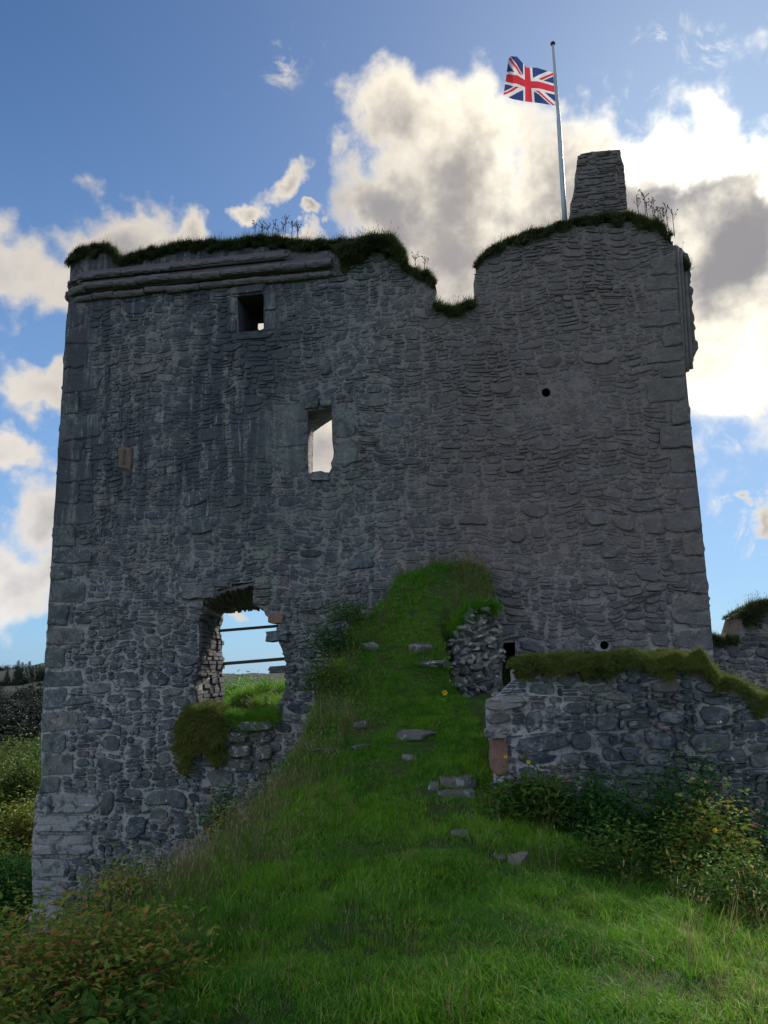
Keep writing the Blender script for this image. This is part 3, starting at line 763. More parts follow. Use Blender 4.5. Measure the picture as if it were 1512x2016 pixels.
for (cu, cv, w, h) in lay:
    hi = cv > 3.0
    g = rs.uniform(0.012, 0.028)
    if hi and w*h < 0.012 and rs.uniform() < 0.25: continue
    if hi: g *= 1.25
    vis = np.clip(0.65+0.4*wu2(cu*1.4+5, cv*1.4), 0.35, 1)
    pr = rs.uniform(0.010, 0.030)*vis if hi else rs.uniform(0.018, 0.05)
    nn = 12 if w*h > 0.03 else 8
    V, Fc = stone_geo(rs, cu, cv, max(w-g, 0.03), max(h-g*0.8, 0.02), pr, n=nn, p=rs.uniform(2.4, 4.5))
    stones.append((V, Fc, rs.beta(0.9, 1.15), w*h))
print('tower stones', len(stones))
# stones lining the deep left jamb and the arch of the doorway
jl = toST([(392, 1203)])[0]; 
def lining(front, back, nst, seed, hmin=0.05, hmax=0.12):
    r = np.random.RandomState(seed); f = densify(front, 0.02, closed=False); b = resample_open(back, len(f)); L = np.linalg.norm(np.diff(f, axis=0), axis=1).sum()
    acc = Acc(); t = 0
    while t < 1-0.01:
        hh = r.uniform(hmin, hmax)/L; q = 0.0
        while q < 0.97:
            dq = r.uniform(0.14, 0.3)
            q1 = min(1.0, q+dq); t1 = min(1.0, t+hh)
            cs = []
            for (tt, qq) in ((t, q), (t1, q), (t1, q1), (t, q1)):
                i = min(len(f)-1, int(tt*(len(f)-1))); p = f[i]*(1-qq)+b[i]*qq; cs.append((p[0], p[1], qq*T))
            cs = np.array(cs); c = cs.mean(0); nrm = np.cross(cs[1]-cs[0], cs[3]-cs[0]); nrm /= np.linalg.norm(nrm)+1e-9
            if np.dot(nrm[:2], (np.array([hc[0], hc[1]])-c[:2])) < 0: nrm = -nrm
            lo = c+(cs-c)*0.93; pr = r.uniform(0.015, 0.07)
            up = c+(cs-c)*0.78+nrm*pr; lo = lo-nrm*0.03
            V = np.vstack([lo, lo+nrm*(pr*0.6+0.03), up]); V = to_local(V, ZB)
            acc.add(V, [(0,1,5,4),(1,2,6,5),(2,3,7,6),(3,0,4,7),(4,5,9,8),(5,6,10,9),(6,7,11,10),(7,4,8,11),(8,9,10,11)], r.uniform(0, 0.6))
            q = q1
        t += hh
    return acc
def resample_open(p, n):
    p = np.asarray(p, float); seg = np.linalg.norm(np.diff(p, axis=0), axis=1); cum = np.concatenate([[0], np.cumsum(seg)]); t = np.linspace(0, cum[-1], n)
    return np.stack([np.interp(t, cum, p[:, 0]), np.interp(t, cum, p[:, 1])], 1)
hc = toST(H1).mean(0)
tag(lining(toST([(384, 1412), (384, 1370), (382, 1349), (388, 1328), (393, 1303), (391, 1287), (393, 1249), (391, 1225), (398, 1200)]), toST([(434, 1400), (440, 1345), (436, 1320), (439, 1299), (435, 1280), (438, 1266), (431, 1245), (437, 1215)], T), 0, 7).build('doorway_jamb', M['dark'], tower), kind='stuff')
tag(lining(toST([(402, 1184), (428, 1168), (456, 1158), (500, 1150)]), toST([(434, 1208), (465, 1202), (490, 1199), (512, 1198)], T), 0, 8, 0.04, 0.07).build('doorway_arch', M['cornice'], tower), kind='stuff')

scatter_stones(tower, stones, ZB, M['stone'], 290-48)

# side walls running back from the face
def side_wall(s0, s1, t1, d0, d1, seed):
    r = np.random.RandomState(seed); nz, nd = 30, 14; acc = Acc()
    f = sines(seed, 1.2)
    for s, sg in ((s0, 0), (s1, 1)):
        V = [(s+0.03*f(d*1.0, z), d, z-ZB) for z in np.linspace(-4.4, t1, nz) for d in np.linspace(d0, d1, nd)]
        V = [(a, b, c if c+ZB < t1-0.01 else c-0.5*(b-d0)+0.12*f(b*3, 1)) for a, b, c in V]
        acc.add(V, [(j*nd+i, j*nd+i+1, (j+1)*nd+i+1, (j+1)*nd+i) for j in range(nz-1) for i in range(nd-1)])
    a, b = len(acc.V[0]), 0
    top = [((nz-1)*nd+i, (nz-1)*nd+i+1, a+(nz-1)*nd+i+1, a+(nz-1)*nd+i) for i in range(nd-1)]
    end = [(j*nd+nd-1, (j+1)*nd+nd-1, a+(j+1)*nd+nd-1, a+j*nd+nd-1) for j in range(nz-1)]
    acc.F += top+end
    return acc
L0, R0 = WL(84, 1450)[0], WL(1398, 1200)[0]
side_wall(L0+0.06, L0+1.2, WL(200, 520)[1]-0.3, T-0.05, 4.0, 51).build('side_wall', M['mortar'], tower)
side_wall(R0-1.3, R0-0.06, WL(1300, 470)[1]-0.4, T-0.05, 5.0, 52).build('side_wall', M['mortar'], tower)

# cornice: two roll mouldings of separate blocks, turning the rounded corner
def cornice_path(off, zpx, back=1.6):
    # straight run given by picture heights at two places, rounded corner on the left
    (xa, ya), (xb, yb) = zpx
    a = WL(xa, ya, -off); b = WL(xb, yb, -off); t = (a[1]+b[1])/2
    sL = WL(135, 590)[0]-off; R = 0.55
    P = [(b[0], -off, t)]
    P += [(s, -off, t) for s in np.linspace(b[0], sL+R, 22)[1:]]
    P += [(sL+R-R*math.sin(q), -off+R-R*math.cos(q), t) for q in np.linspace(0, math.pi/2, 8)[1:]]
    P += [(sL, -off+R+k, t) for k in np.linspace(0, back, 4)[1:]]
    return np.array([(p[0], p[1], p[2]-ZB) for p in P])
rc = np.random.RandomState(9)
for off, zpx, rad in ((0.07, ((181, 585), (650, 536)), 0.065), (0.15, ((181, 562), (655, 516)), 0.075), (0.17, ((181, 541), (570, 503)), 0.045)):
    P = cornice_path(off, zpx); D = resample3 = None
    seg = np.linalg.norm(np.diff(P, axis=0), axis=1); cum = np.concatenate([[0], np.cumsum(seg)])
    t = 0
    while t < cum[-1]-0.05:
        L = rc.uniform(0.45, 0.8); t1 = min(cum[-1], t+L)
        tt = np.linspace(t+0.006, t1-0.006, 9); Q = np.stack([np.interp(tt, cum, P[:, i]) for i in range(3)], 1)
        Q = Q+rc.uniform(-0.014, 0.014, 3)+np.array([0, 0, 0.018*wv2(t*1.3, off*9)])
        V, Fc = tube(Q, rad*(1+rc.uniform(-0.12, 0.08))*(1+rc.uniform(-0.07, 0.05, 9)), 10); V = V+rc.uniform(-0.011, 0.011, V.shape)
        mesh('moulding', V, Fc, M['cornice'], tower, smooth_=False, center=True)
        t = t1
# bed course between and above the rolls, then the parapet stones
def band(off0, zpx0, zpx1, name, mat, n=40):
    P0_ = cornice_path(off0, zpx0); P1_ = cornice_path(off0, zpx1); k = len(P0_)
    V = np.vstack([P0_, P1_]); V[:, 1] += 0.0
    # thickness towards the wall
    I0 = P0_.copy(); I1 = P1_.copy(); c = np.array([P0_[-1, 0]+1.2, 1.0, 0])
    for I in (I0, I1):
        d = c-I; d[:, 2] = 0; d /= np.linalg.norm(d, axis=1)[:, None]; I += d*0.25
        I[:22, 0] = P0_[:22, 0]; I[:22, 1] = 0.1
    V = np.vstack([P0_, P1_, I1, I0])
    Fc = [(r*k+i, r*k+i+1, ((r+1) % 4)*k+i+1, ((r+1) % 4)*k+i) for r in range(4) for i in range(k-1)]
    mesh(name, V, Fc, mat, tower)
band(0.05, ((181, 574), (650, 527)), ((181, 552), (650, 505)), 'cornice_bed', M['cornice'])
band(0.06, ((181, 550), (560, 507)), ((181, 528), (560, 497)), 'parapet_course', M['cornice'])

# chimney stub, set back behind the parapet
def chimney():
    r = np.random.RandomState(61)
    d0, d1 = 0.55, 1.35
    prof = [(1112, 455), (1122, 430), (1124, 398), (1131, 375), (1135, 330), (1138, 306), (1165, 299), (1198, 296), (1221, 295), (1229, 340), (1233, 380), (1236, 418), (1240, 455)]
    fr = toST(prof, d0); fr = densify(fr, 0.06)
    a = Acc(); k = len(fr); rows = []
    rg = sines(62, 0.18, 9)
    for d in np.linspace(d0, d1, 8):
        rows.append(np.stack([fr[:, 0]+0.012*rg(fr[:, 1]*3, d*4), fr[:, 1]+0.012*rg(fr[:, 0]*3, d*3), np.full(k, d)], 1))
    V = to_local(np.vstack(rows), ZB)
    Fc = [(q*k+i, q*k+(i+1) % k, (q+1)*k+(i+1) % k, (q+1)*k+i) for q in range(7) for i in range(k)]+[tuple(range(k))[::-1], tuple(7*k+i for i in range(k))]
    c = mesh('chimney', V, Fc, M['mortar'], tower)
    poly = toST(prof, d0); mn_, mx_ = poly.min(0), poly.max(0)
    lay = pack(r, mn_[0], mx_[0], mn_[1], mx_[1], 0.05, 0.04, lambda U, W: inpoly(U, W, poly), [(6, 9, 2, 4, 40)], lambda u, v, g: (3, 8, 1, 3))
    for (cu, cv, w, h) in lay:
        V, Fc = stone_geo(r, cu, cv, w-0.01, h-0.008, r.uniform(0.015, 0.04), n=10)
        V[:, 2] += d0
        mesh('stone', to_local(V, ZB), Fc, M['stone'], c, rnd=r.uniform(0.3, 0.85), center=True)
chimney()
# corbelled projection on the right side, with upright ribs
def side_projection():
    r = np.random.RandomState(63)
    prof = [(1328, 480), (1345, 492), (1356, 505), (1360, 530), (1359, 560), (1365, 572), (1362, 600), (1367, 640), (1369, 668), (1375, 678), (1373, 690), (1366, 702), (1361, 715), (1352, 728), (1340, 740), (1330, 740)]
    fr = densify(toST(prof, 0.5), 0.05, jit=0.012, rng=r); k = len(fr); rows = []
    for d in np.linspace(0.5, 2.4, 9): rows.append(np.stack([fr[:, 0]+r.uniform(-.015, .015, k), fr[:, 1]+r.uniform(-.015, .015, k), np.full(k, d)], 1))
    V = to_local(np.vstack(rows), ZB)
    Fc = [(q*k+i, q*k+(i+1) % k, (q+1)*k+(i+1) % k, (q+1)*k+i) for q in range(8) for i in range(k)]+[tuple(range(k))[::-1], tuple(8*k+i for i in range(k))]
    o = mesh('corbelled_projection', V, Fc, M['stone'], tower, rnd=0.7)
    for (x, y0, y1, rad, d) in ((1331, 486, 735, 0.05, 0.10), (1338, 494, 731, 0.05, 0.28), (1346, 504, 726, 0.045, 0.42)):
        a = WL(x, y0, d); b = WL(x+14, y1, d)
        mesh('rib', *[q for q in tube(np.array([(a[0]+(b[0]-a[0])*t, d, a[1]+(b[1]-a[1])*t-ZB) for t in np.linspace(0, 1, 9)]), rad, 8)], M['dressed'], o, smooth_=True)
side_projection()

# ------------------------------------------------------------------ grass and scatter tools
def hidden_collection(name, objs):
    c = bpy.data.collections.new(name)
    for o in objs: c.objects.link(o)
    return c
def blade_tuft(name, n, h0, h1, width, spread, lean, seed, mat, seg=3, heads=0):
    r = np.random.RandomState(seed); V, Fc, R = [], [], []
    for i in range(n):
        a = r.uniform(0, 6.28); rad = spread*math.sqrt(r.uniform()); bx, by = rad*math.cos(a), rad*math.sin(a)
        h = r.uniform(h0, h1); la = r.uniform(0, 6.28); ln = r.uniform(0.1, lean)*h; w = width*r.uniform(0.6, 1.3)
        fx, fy = -math.sin(la+r.uniform(-1, 1)), math.cos(la)
        b = len(V); k = r.uniform()
        for q in range(seg):
            t = q/seg; ww = w*(1-t*0.75)/2; cx = bx+math.cos(la)*ln*t**1.8; cy = by+math.sin(la)*ln*t**1.8; cz = h*(t-0.22*lean*t*t)
            V += [(cx-fx*ww, cy-fy*ww, cz), (cx+fx*ww, cy+fy*ww, cz)]
        V.append((bx+math.cos(la)*ln, by+math.sin(la)*ln, h*(1-0.22*lean)))
        for q in range(seg-1): Fc.append((b+2*q, b+2*q+1, b+2*q+3, b+2*q+2))
        Fc.append((b+2*seg-2, b+2*seg-1, b+2*seg)); R += [k]*(2*seg+1)
        if r.uniform() < heads:
            tip = np.array(V[-1]); dr = np.array([math.cos(la)*0.4, math.sin(la)*0.4, 0.8]); b = len(V); hw = width*0.8; L = h*0.12
            V += [tuple(tip-dr*L*0.6), tuple(tip+np.array([fx*hw, fy*hw, 0])), tuple(tip+dr*L), tuple(tip-np.array([fx*hw, fy*hw, 0]))]
            Fc.append((b, b+1, b+2, b+3)); R += [1.0]*4
    me = bpy.data.meshes.new(name); me.from_pydata(V, [], Fc); me.materials.append(mat)
    at_ = me.attributes.new('rnd', 'FLOAT', 'POINT'); at_.data.foreach_set('value', np.array(R, dtype=np.float32))
    return bpy.data.objects.new(name, me)
def scatter(name, P, rot, scl, coll, nvar, seed, kind='stuff'):
    n = len(P); me = bpy.data.meshes.new(name); me.vertices.add(n); me.vertices.foreach_set('co', np.asarray(P, dtype=np.float32).ravel())
    r = np.random.RandomState(seed)
    a = me.attributes.new('rot', 'FLOAT_VECTOR', 'POINT'); a.data.foreach_set('vector', np.asarray(rot, dtype=np.float32).ravel())
    a = me.attributes.new('scl', 'FLOAT', 'POINT'); a.data.foreach_set('value', np.asarray(scl, dtype=np.float32))
    a = me.attributes.new('idx', 'INT', 'POINT'); a.data.foreach_set('value', r.randint(0, nvar, n).astype(np.int32))
    o = bpy.data.objects.new(name, me); SC.collection.objects.link(o)
    g = bpy.data.node_groups.new(name, 'GeometryNodeTree')
    g.interface.new_socket('Geometry', in_out='INPUT', socket_type='NodeSocketGeometry'); g.interface.new_socket('Geometry', in_out='OUTPUT', socket_type='NodeSocketGeometry')
    gi, go = g.nodes.new('NodeGroupInput'), g.nodes.new('NodeGroupOutput')
    ip = g.nodes.new('GeometryNodeInstanceOnPoints'); ci = g.nodes.new('GeometryNodeCollectionInfo')
    ci.inputs['Collection'].default_value = coll; ci.inputs['Separate Children'].default_value = True; ci.inputs['Reset Children'].default_value = True
    def na(nm, ty):
        q = g.nodes.new('GeometryNodeInputNamedAttribute'); q.data_type = ty; q.inputs['Name'].default_value = nm; return q.outputs['Attribute']
    g.links.new(gi.outputs[0], ip.inputs['Points']); g.links.new(ci.outputs[0], ip.inputs['Instance']); ip.inputs['Pick Instance'].default_value = True
    g.links.new(na('idx', 'INT'), ip.inputs['Instance Index']); g.links.new(na('rot', 'FLOAT_VECTOR'), ip.inputs['Rotation']); g.links.new(na('scl', 'FLOAT'), ip.inputs['Scale'])
    g.links.new(ip.outputs[0], go.inputs[0])
    o.modifiers.new('scatter', 'NODES').node_group = g
    if kind: o['kind'] = kind
    return o
short = hidden_collection('short grass tufts', [blade_tuft('short_tuft', 46, 0.025, 0.07, 0.0045, 0.10, 1.3, 100+i, M['grass']) for i in range(5)])
mid_ = hidden_collection('mid grass tufts', [blade_tuft('mid_tuft', 30, 0.08, 0.20, 0.005, 0.07, 1.1, 120+i, M['grass']) for i in range(4)])
mossc = hidden_collection('moss grass tufts', [blade_tuft('moss_tuft', 40, 0.04, 0.11, 0.007, 0.06, 1.2, 190+i, M['moss_grass']) for i in range(4)])
tall = hidden_collection('tall grass tufts', [blade_tuft('tall_tuft', 16, 0.18, 0.46, 0.004, 0.07, 0.8, 140+i, M['dry_grass'], seg=4, heads=0.5) for i in range(4)])
turfc = hidden_collection('turf grass tufts', [blade_tuft('turf_tuft', 34, 0.06, 0.20, 0.011, 0.09, 1.1, 160+i, M['turf_grass']) for i in range(4)])
turft = hidden_collection('turf stalk tufts', [blade_tuft('turf_stalk_tuft', 7, 0.2, 0.48, 0.006, 0.10, 0.6, 180+i, M['turf_grass'], heads=0.5) for i in range(4)])
rg = np.random.RandomState(77)
def rand_rot(n, tilt=0.15): return np.stack([rg.uniform(-tilt, tilt, n), rg.uniform(-tilt, tilt, n), rg.uniform(0, 6.28, n)], 1)

# lawn: everything the camera can see of the mound, and a margin round it
n = 62000
yy = np.sqrt(rg.uniform(2.2**2, 13.6**2, n)); xx = rg.uniform(-0.66, 0.62, n)*(yy+0.8)
den = sines(71, 1.3, 9); v = den(xx, yy)
m_ = (yy < 13.75-xx*math.tan(PSI)) & ~((xx > 1.2) & (yy > 8.25-xx*0.087) & (yy < 13)) 
low = ground_z(xx, yy); m_ &= low > -4.5; m_ &= ~((xx/yy > CUT0-0.002) & (xx/yy < CUT1+0.004) & (yy > 12.55) & (yy < 13.05))
bare = np.array([on_ground(px, py)[:2] for px, py in [(900, 1580), (880, 1610), (930, 1620), (905, 1655), (985, 1700), (1010, 1712), (820, 1478), (805, 1505), (715, 1440), (900, 1545), (850, 1570)]])
nd = np.min(np.hypot(xx[:, None]-bare[None, :, 0], yy[:, None]-bare[None, :, 1]), axis=1)
m_ &= ~((nd < 0.30+0.1*lumps2(xx, yy)) & (rg.uniform(0, 1, n) < 0.85))
xx, yy = xx[m_], yy[m_]; zz = low[m_]
scatter('lawn_grass', np.stack([xx, yy, zz-0.01], 1), rand_rot(len(xx), 0.25), rg.uniform(0.6, 1.25, len(xx))*(1+0.25*den(xx, yy)), short, 5, 1)
# rougher grass in patches
n = 13000
yy = np.sqrt(rg.uniform(2.5**2, 13.6**2, n)); xx = rg.uniform(-0.62, 0.62, n)*(yy+0.8); patch = sines(72, 2.2, 9)(xx, yy)
def ridge_x(y): return np.interp(y, [4.5, 6.0, 7.5, 8.7, 10.0, 11.0, 12.0, 12.8, 13.2], [-2.0, -2.02, -1.78, -1.48, -1.24, -1.02, -0.95, -0.48, 0.2])
edge = np.abs(xx-ridge_x(yy)) < 0.55
zz = ground_z(xx, yy)
m_ = ((patch > 0.35) | edge) & (yy < 13.7-xx*math.tan(PSI)) & ~((xx > 1.2) & (yy > 8.2-xx*0.087)) & (zz > -4.5)
scatter('rough_grass', np.stack([xx, yy, zz-0.01], 1)[m_], rand_rot(m_.sum(), 0.35), rg.uniform(0.5, 1.1, m_.sum()), mid_, 4, 2)
# dry seeding grass along the left shoulder and above the rubble
P = []
for _ in range(1050):
    y = rg.uniform(5.0, 12.9); x = float(ridge_x(y))+rg.normal(0.05, 0.42); P.append((x, y))
for _ in range(150):
    x, y = rg.uniform(1.15, 1.85), rg.uniform(12.8, 13.4); P.append((x, y))
for _ in range(80):
    x = rg.uniform(0.0, 1.75); P.append((x, 13.72-x*math.tan(PSI)+rg.uniform(-0.25, 0.02)))
for _ in range(90):
    x, y = rg.uniform(-1, 3), rg.uniform(3.5, 8); P.append((x, y))
for _ in range(60):
    x, y = rg.uniform(1.6, 3.6), rg.uniform(3.6, 5.2); P.append((x, y))
P = np.array(P); z = ground_z(P[:, 0], P[:, 1])
scatter('tall_dry_grass', np.column_stack([P, z-0.01]), rand_rot(len(P), 0.3), rg.uniform(0.45, 1.0, len(P)), tall, 4, 3)

# grass hanging over the rubble face
P = []
for _ in range(120):
    px = rg.uniform(885, 978); py = np.interp(px, [880, 905, 930, 978], [1262, 1222, 1206, 1204]); P.append(at(px, py+rg.uniform(-14, 6), 12.72+rg.uniform(0, 0.12)))
scatter('overhanging_grass', P, np.column_stack([rg.uniform(0.3, 1.3, len(P)), rg.uniform(-0.4, 0.4, len(P)), rg.uniform(-0.6, 0.6, len(P))]), rg.uniform(0.9, 1.5, len(P)), mid_, 4, 12)
# turf caps on wall tops: a lumpy sod with grass standing on it
def turf_cap(wlf, loc_fn, line, d0, d1, drop, seed, name, label, dens=60, tallk=0.12, over=0.07, sc_=1.0, coll=None, rise=0.10):
    r = np.random.RandomState(seed); L = densify(np.array([wlf(x, y, 0) for x, y in line]), 0.07, closed=False)
    f1, f2 = sines(seed, 0.45, 9), sines(seed+1, 0.16, 9); rows = []
    prof = [(0.06, -1.0, 0), (-over*0.5, -0.75, 1), (-over, -0.4, 1), (-over*0.8, -0.12, 1), (0.02, 0.0, 1), (0.2, 0.02, 1), (0.6, 0.0, 1), (1.0, -0.1, 1)]
    for i, (dd, hh, k) in enumerate(prof):
        d = d0+dd if dd <= 0.2 else d0+dd*(d1-d0)
        nz = f1(L[:, 0], i*0.5)*0.065+f2(L[:, 0]*1.0, i*0.3)*0.04
        dr = drop*np.clip(1+0.75*f1(L[:, 0]*1.3, 5), 0.25, 2.2)
        rows.append(np.stack([L[:, 0], d+(f2(L[:, 0], i*1.3)*0.03)*k, L[:, 1]+hh*dr+nz*(0.4 if hh > -0.2 else 1)], 1))
    k = len(L); V = np.vstack(rows)
    Fc = [(q*k+i, q*k+i+1, (q+1)*k+i+1, (q+1)*k+i) for q in range(len(prof)-1) for i in range(k-1)]
    W = np.array([loc_fn(*v) for v in V])
    o = mesh(name, W, Fc, M['earth'], smooth_=True); tag(o, label, None, None, 'stuff')
    n = int(dens*k*0.07*4); P, R, S = [], [], []
    for _ in range(n):
        i = r.uniform(0, k-1.01); row = r.choice([1, 2, 3, 4, 5, 6, 7], p=[.05, .12, .2, .25, .2, .1, .08]); a = V[row*k+int(i)]; b = V[row*k+int(i)+1]; p = a+(b-a)*(i % 1)
        out = {1: 1.5, 2: 1.3, 3: 1.0, 4: 0.45}.get(row, 0.0); w = loc_fn(*p)
        P.append(w); R.append((out+r.uniform(-0.3, 0.3), r.uniform(-0.3, 0.3), r.uniform(-0.5, 0.5))); S.append(r.uniform(0.5, 1.15)*sc_)
    scatter(name+'_blades', P, R, S, coll or turfc, 4, seed)
    n = int(n*tallk); P, R, S = [], [], []
    for _ in range(n):
        i = r.uniform(0, k-1.01); a = V[(r.choice([4, 5, 6]))*k+int(i)]; P.append(loc_fn(*a)); R.append((r.uniform(-0.2, 0.2), r.uniform(-0.2, 0.2), r.uniform(0, 6))); S.append(r.uniform(0.4, 1.05)*sc_)
    if n: scatter(name+'_stalks', P, R, S, turft, 4, seed+1)
def tower_w(s, d, t): return WP0+WA*s+WN*d+np.array([0, 0, t])
turf_cap(WL, tower_w, [(136, 522), (160, 496), (190, 490), (214, 488), (240, 514), (290, 500), (372, 482), (452, 481), (520, 470), (600, 482), (660, 480), (735, 478), (768, 476), (790, 500), (802, 530), (840, 541), (856, 558)],
         -0.02, 1.7, 0.12, 81, 'wall_top_turf', 'dark turf with grass along the left wall top', dens=80, tallk=0.35, over=0.07, sc_=0.75)
turf_cap(WL, tower_w, [(672, 500), (735, 482), (768, 480), (792, 512)], -0.08, 0.6, 0.30, 83, 'grass_tussock', 'thick green tussock hanging over the wall top left of the gap', dens=200, tallk=0.1, over=0.10, sc_=1.1)
turf_cap(WL, tower_w, [(856, 606), (882, 614), (905, 612), (932, 604)], -0.02, 1.7, 0.05, 85, 'gap_turf', 'thin turf in the bottom of the gap in the wall', dens=80, tallk=0.08, over=0.05)
turf_cap(WL, tower_w, [(936, 525), (946, 512), (972, 490), (1010, 472), (1060, 458), (1110, 442), (1135, 436), (1190, 428), (1240, 428), (1290, 444), (1320, 466)], -0.02, 1.5, 0.12, 87, 'tower_top_turf', 'turf round the chimney stub on the right wall top', dens=75, tallk=0.25, over=0.04, sc_=0.7)
turf_cap(WL, lambda s, d, t: tower_w(s, d+0.45, t), [(1332, 480), (1345, 492), (1358, 508)], 0, 1.0, 0.14, 89, 'projection_turf', 'small turf patch on the projection at the right corner', dens=120, tallk=0.2, over=0.05)
# turf on the doorway sill, spilling down the face at its left
turf_cap(WL, tower_w, [(372, 1432), (395, 1405), (430, 1408), (470, 1414), (520, 1410), (552, 1404)], 0.05, 3.0, 0.30, 91, 'sill_turf', 'turf lying on the sill of the broken doorway', dens=190, tallk=0.05, over=0.1, coll=mid_)
turf_cap(WL, tower_w, [(366, 1440), (385, 1405), (415, 1404), (442, 1420)], -0.06, 0.5, 0.55, 93, 'hanging_turf', 'shaggy dark turf hanging below the left of the doorway', dens=700, tallk=0.0, over=0.09, sc_=1.9, coll=mossc)

# ------------------------------------------------------------------ low ruined wall on the right
RP0 = np.array([0, 8.3, 0]); RPSI = math.radians(5.0); ZR = -0.6
RWL, RA, RNn = frame(RP0, RPSI)
rw = thing('ruined_wall', 'low thick ruined rubble wall with turf top and red jamb end', 'ruined wall', (0, RP0[1], ZR), -RPSI)
RO = [(968, 1800), (966, 1490), (958, 1455), (955, 1425), (955, 1395), (965, 1380), (985, 1368), (1012, 1340), (1020, 1318), (1050, 1310), (1120, 1306), (1200, 1300), (1300, 1300), (1370, 1310), (1402, 1335), (1440, 1358), (1512, 1392), (1640, 1440), (1760, 1520), (1760, 1800)]
rout = np.array([RWL(*p) for p in RO])
rcore = rout.copy(); rcore[:8, 0] += 0.05; rcore[5:9, 1] -= 0.03
a_, _ = core_mesh(rcore, [], 1.15, 0.07, 0.03, 141, ZR); a_.build('wall_core', M['near_mortar'], rw)
RB = [(1016,1446,1127,1481),(1128,1444,1171,1483),(1021,1482,1098,1505),(1102,1487,1147,1513),(1036,1400,1070,1440),(1098,1422,1155,1444),(1110,1383,1159,1408),(1175,1408,1220,1442),(1228,1442,1266,1462),(1224,1466,1262,1495),
      (1187,1472,1222,1499),(1204,1450,1222,1466),(1272,1438,1329,1474),(1299,1400,1345,1424),(1236,1420,1289,1436),(1353,1432,1442,1476),(1378,1383,1442,1420),(1414,1470,1471,1495),(1475,1479,1520,1509)]
RSP = [(956,1369,1034,1398,0.08,0.95),(957,1401,1010,1420,0.05,0.9),(955,1423,1005,1448,0.09,0.96)]
r2 = np.random.RandomState(6); st2, pre2 = [], []
def rrect(x0, y0, x1, y1):
    a = RWL(x0, (y0+y1)/2); b = RWL(x1, (y0+y1)/2); c = RWL((x0+x1)/2, y1); d = RWL((x0+x1)/2, y0); return a[0], c[1], b[0], d[1]
for r in RB:
    q = rrect(*r); pre2.append(q); V, Fc = stone_geo(r2, (q[0]+q[2])/2, (q[1]+q[3])/2, (q[2]-q[0])*0.96, (q[3]-q[1])*0.94, r2.uniform(0.03, 0.07), n=11, p=5); st2.append((V, Fc, r2.uniform(0.05, 0.6), 9))
for (x0, y0, x1, y1, pr, rn) in RSP:
    q = rrect(x0, y0, x1, y1); pre2.append(q); V, Fc = stone_geo(r2, (q[0]+q[2])/2, (q[1]+q[3])/2, (q[2]-q[0]), (q[3]-q[1])*0.95, pr, n=18, p=3.5); st2.append((V, Fc, rn, 9))
q = rrect(966, 1451, 1002, 1530); pre2.append(q); V, Fc = stone_geo(r2, (q[0]+q[2])/2, (q[1]+q[3])/2, (q[2]-q[0]), (q[3]-q[1]), 0.05, n=18, back=0.4, p=9)
o = mesh('door_jamb', to_local(V, ZR), Fc, M['red_stone'], rw, center=True, rnd=0.9); o['label'] = 'upright red sandstone block at the wall end'
lay = pack(r2, rout[:, 0].min(), rout[:, 0].max(), RWL(1200, 1760)[1], rout[:, 1].max(), 0.03, 0.022, lambda U, W: inpoly(U, W, rout), [(8, 14, 5, 8, 60), (6, 11, 4, 6, 220), (5, 9, 2, 4, 500)], lambda u, v, g: (3, 8, 1, 4), pre2)
for (cu, cv, w, h) in lay:
    g = r2.uniform(0.004, 0.016); V, Fc = stone_geo(r2, cu, cv, max(w-g, 0.02), max(h-g*0.8, 0.015), r2.uniform(0.012, 0.06), n=r2.choice([7, 9, 12]), p=r2.uniform(3.5, 9)); st2.append((V, Fc, r2.beta(1.4, 2.2), w*h))
print('ruin stones', len(st2))
scatter_stones(rw, st2, ZR, M['near_stone'], 290, k=0.5)
def rw_w(s, d, t): return RP0+RA*s+RNn*d+np.array([0, 0, t])
turf_cap(RWL, rw_w, [(1015, 1312), (1040, 1301), (1100, 1300), (1160, 1298), (1240, 1296), (1310, 1297), (1370, 1306), (1398, 1328)], -0.02, 1.1, 0.14, 151, 'ruin_turf', 'mossy turf covering the top of the low ruined wall', dens=800, tallk=0.0, over=0.09, sc_=0.8, coll=mossc)
turf_cap(RWL, rw_w, [(1398, 1334), (1440, 1352), (1512, 1384), (1640, 1435)], 0.05, 1.1, 0.10, 153, 'ruin_turf_slope', 'sloping turf with dry grass at the right end of the ruined wall', dens=600, tallk=0.0, over=0.05, sc_=0.9, coll=mossc)
P = [rw_w(RWL(1460+rg.uniform(-40, 60), 1370)[0], rg.uniform(0.2, 0.9), RWL(1470, 1372)[1]-0.0) for _ in range(40)]
scatter('ruin_dry_grass', P, rand_rot(40, 0.2), rg.uniform(0.4, 0.75, 40), tall, 4, 5)

# ------------------------------------------------------------------ far right wall fragment
FP0 = np.array([0, 14.6, 0]); FWL, FA, FN = frame(FP0, PSI); ZF = 0.3
fr = thing('wall_fragment', 'broken wall stub with turf on top at the right picture edge', 'ruined wall', (0, 14.6, ZF), -PSI)
FO = [(1380, 1420), (1384, 1240), (1403, 1258), (1420, 1264), (1448, 1260), (1458, 1240), (1466, 1212), (1478, 1200), (1500, 1196), (1560, 1196), (1680, 1230), (1700, 1420)]
fout = np.array([FWL(*p) for p in FO]); a_, _ = core_mesh(fout, [], 1.3, 0.12, 0.04, 161, ZF); a_.build('wall_core', M['mortar'], fr)
lay = pack(r2, fout[:, 0].min(), fout[:, 0].max(), fout[:, 1].min(), fout[:, 1].max(), 0.045, 0.034, lambda U, W: inpoly(U, W, fout), [(7, 12, 4, 7, 60), (6, 10, 3, 5, 60)], lambda u, v, g: (3, 9, 1, 4))
st3 = []
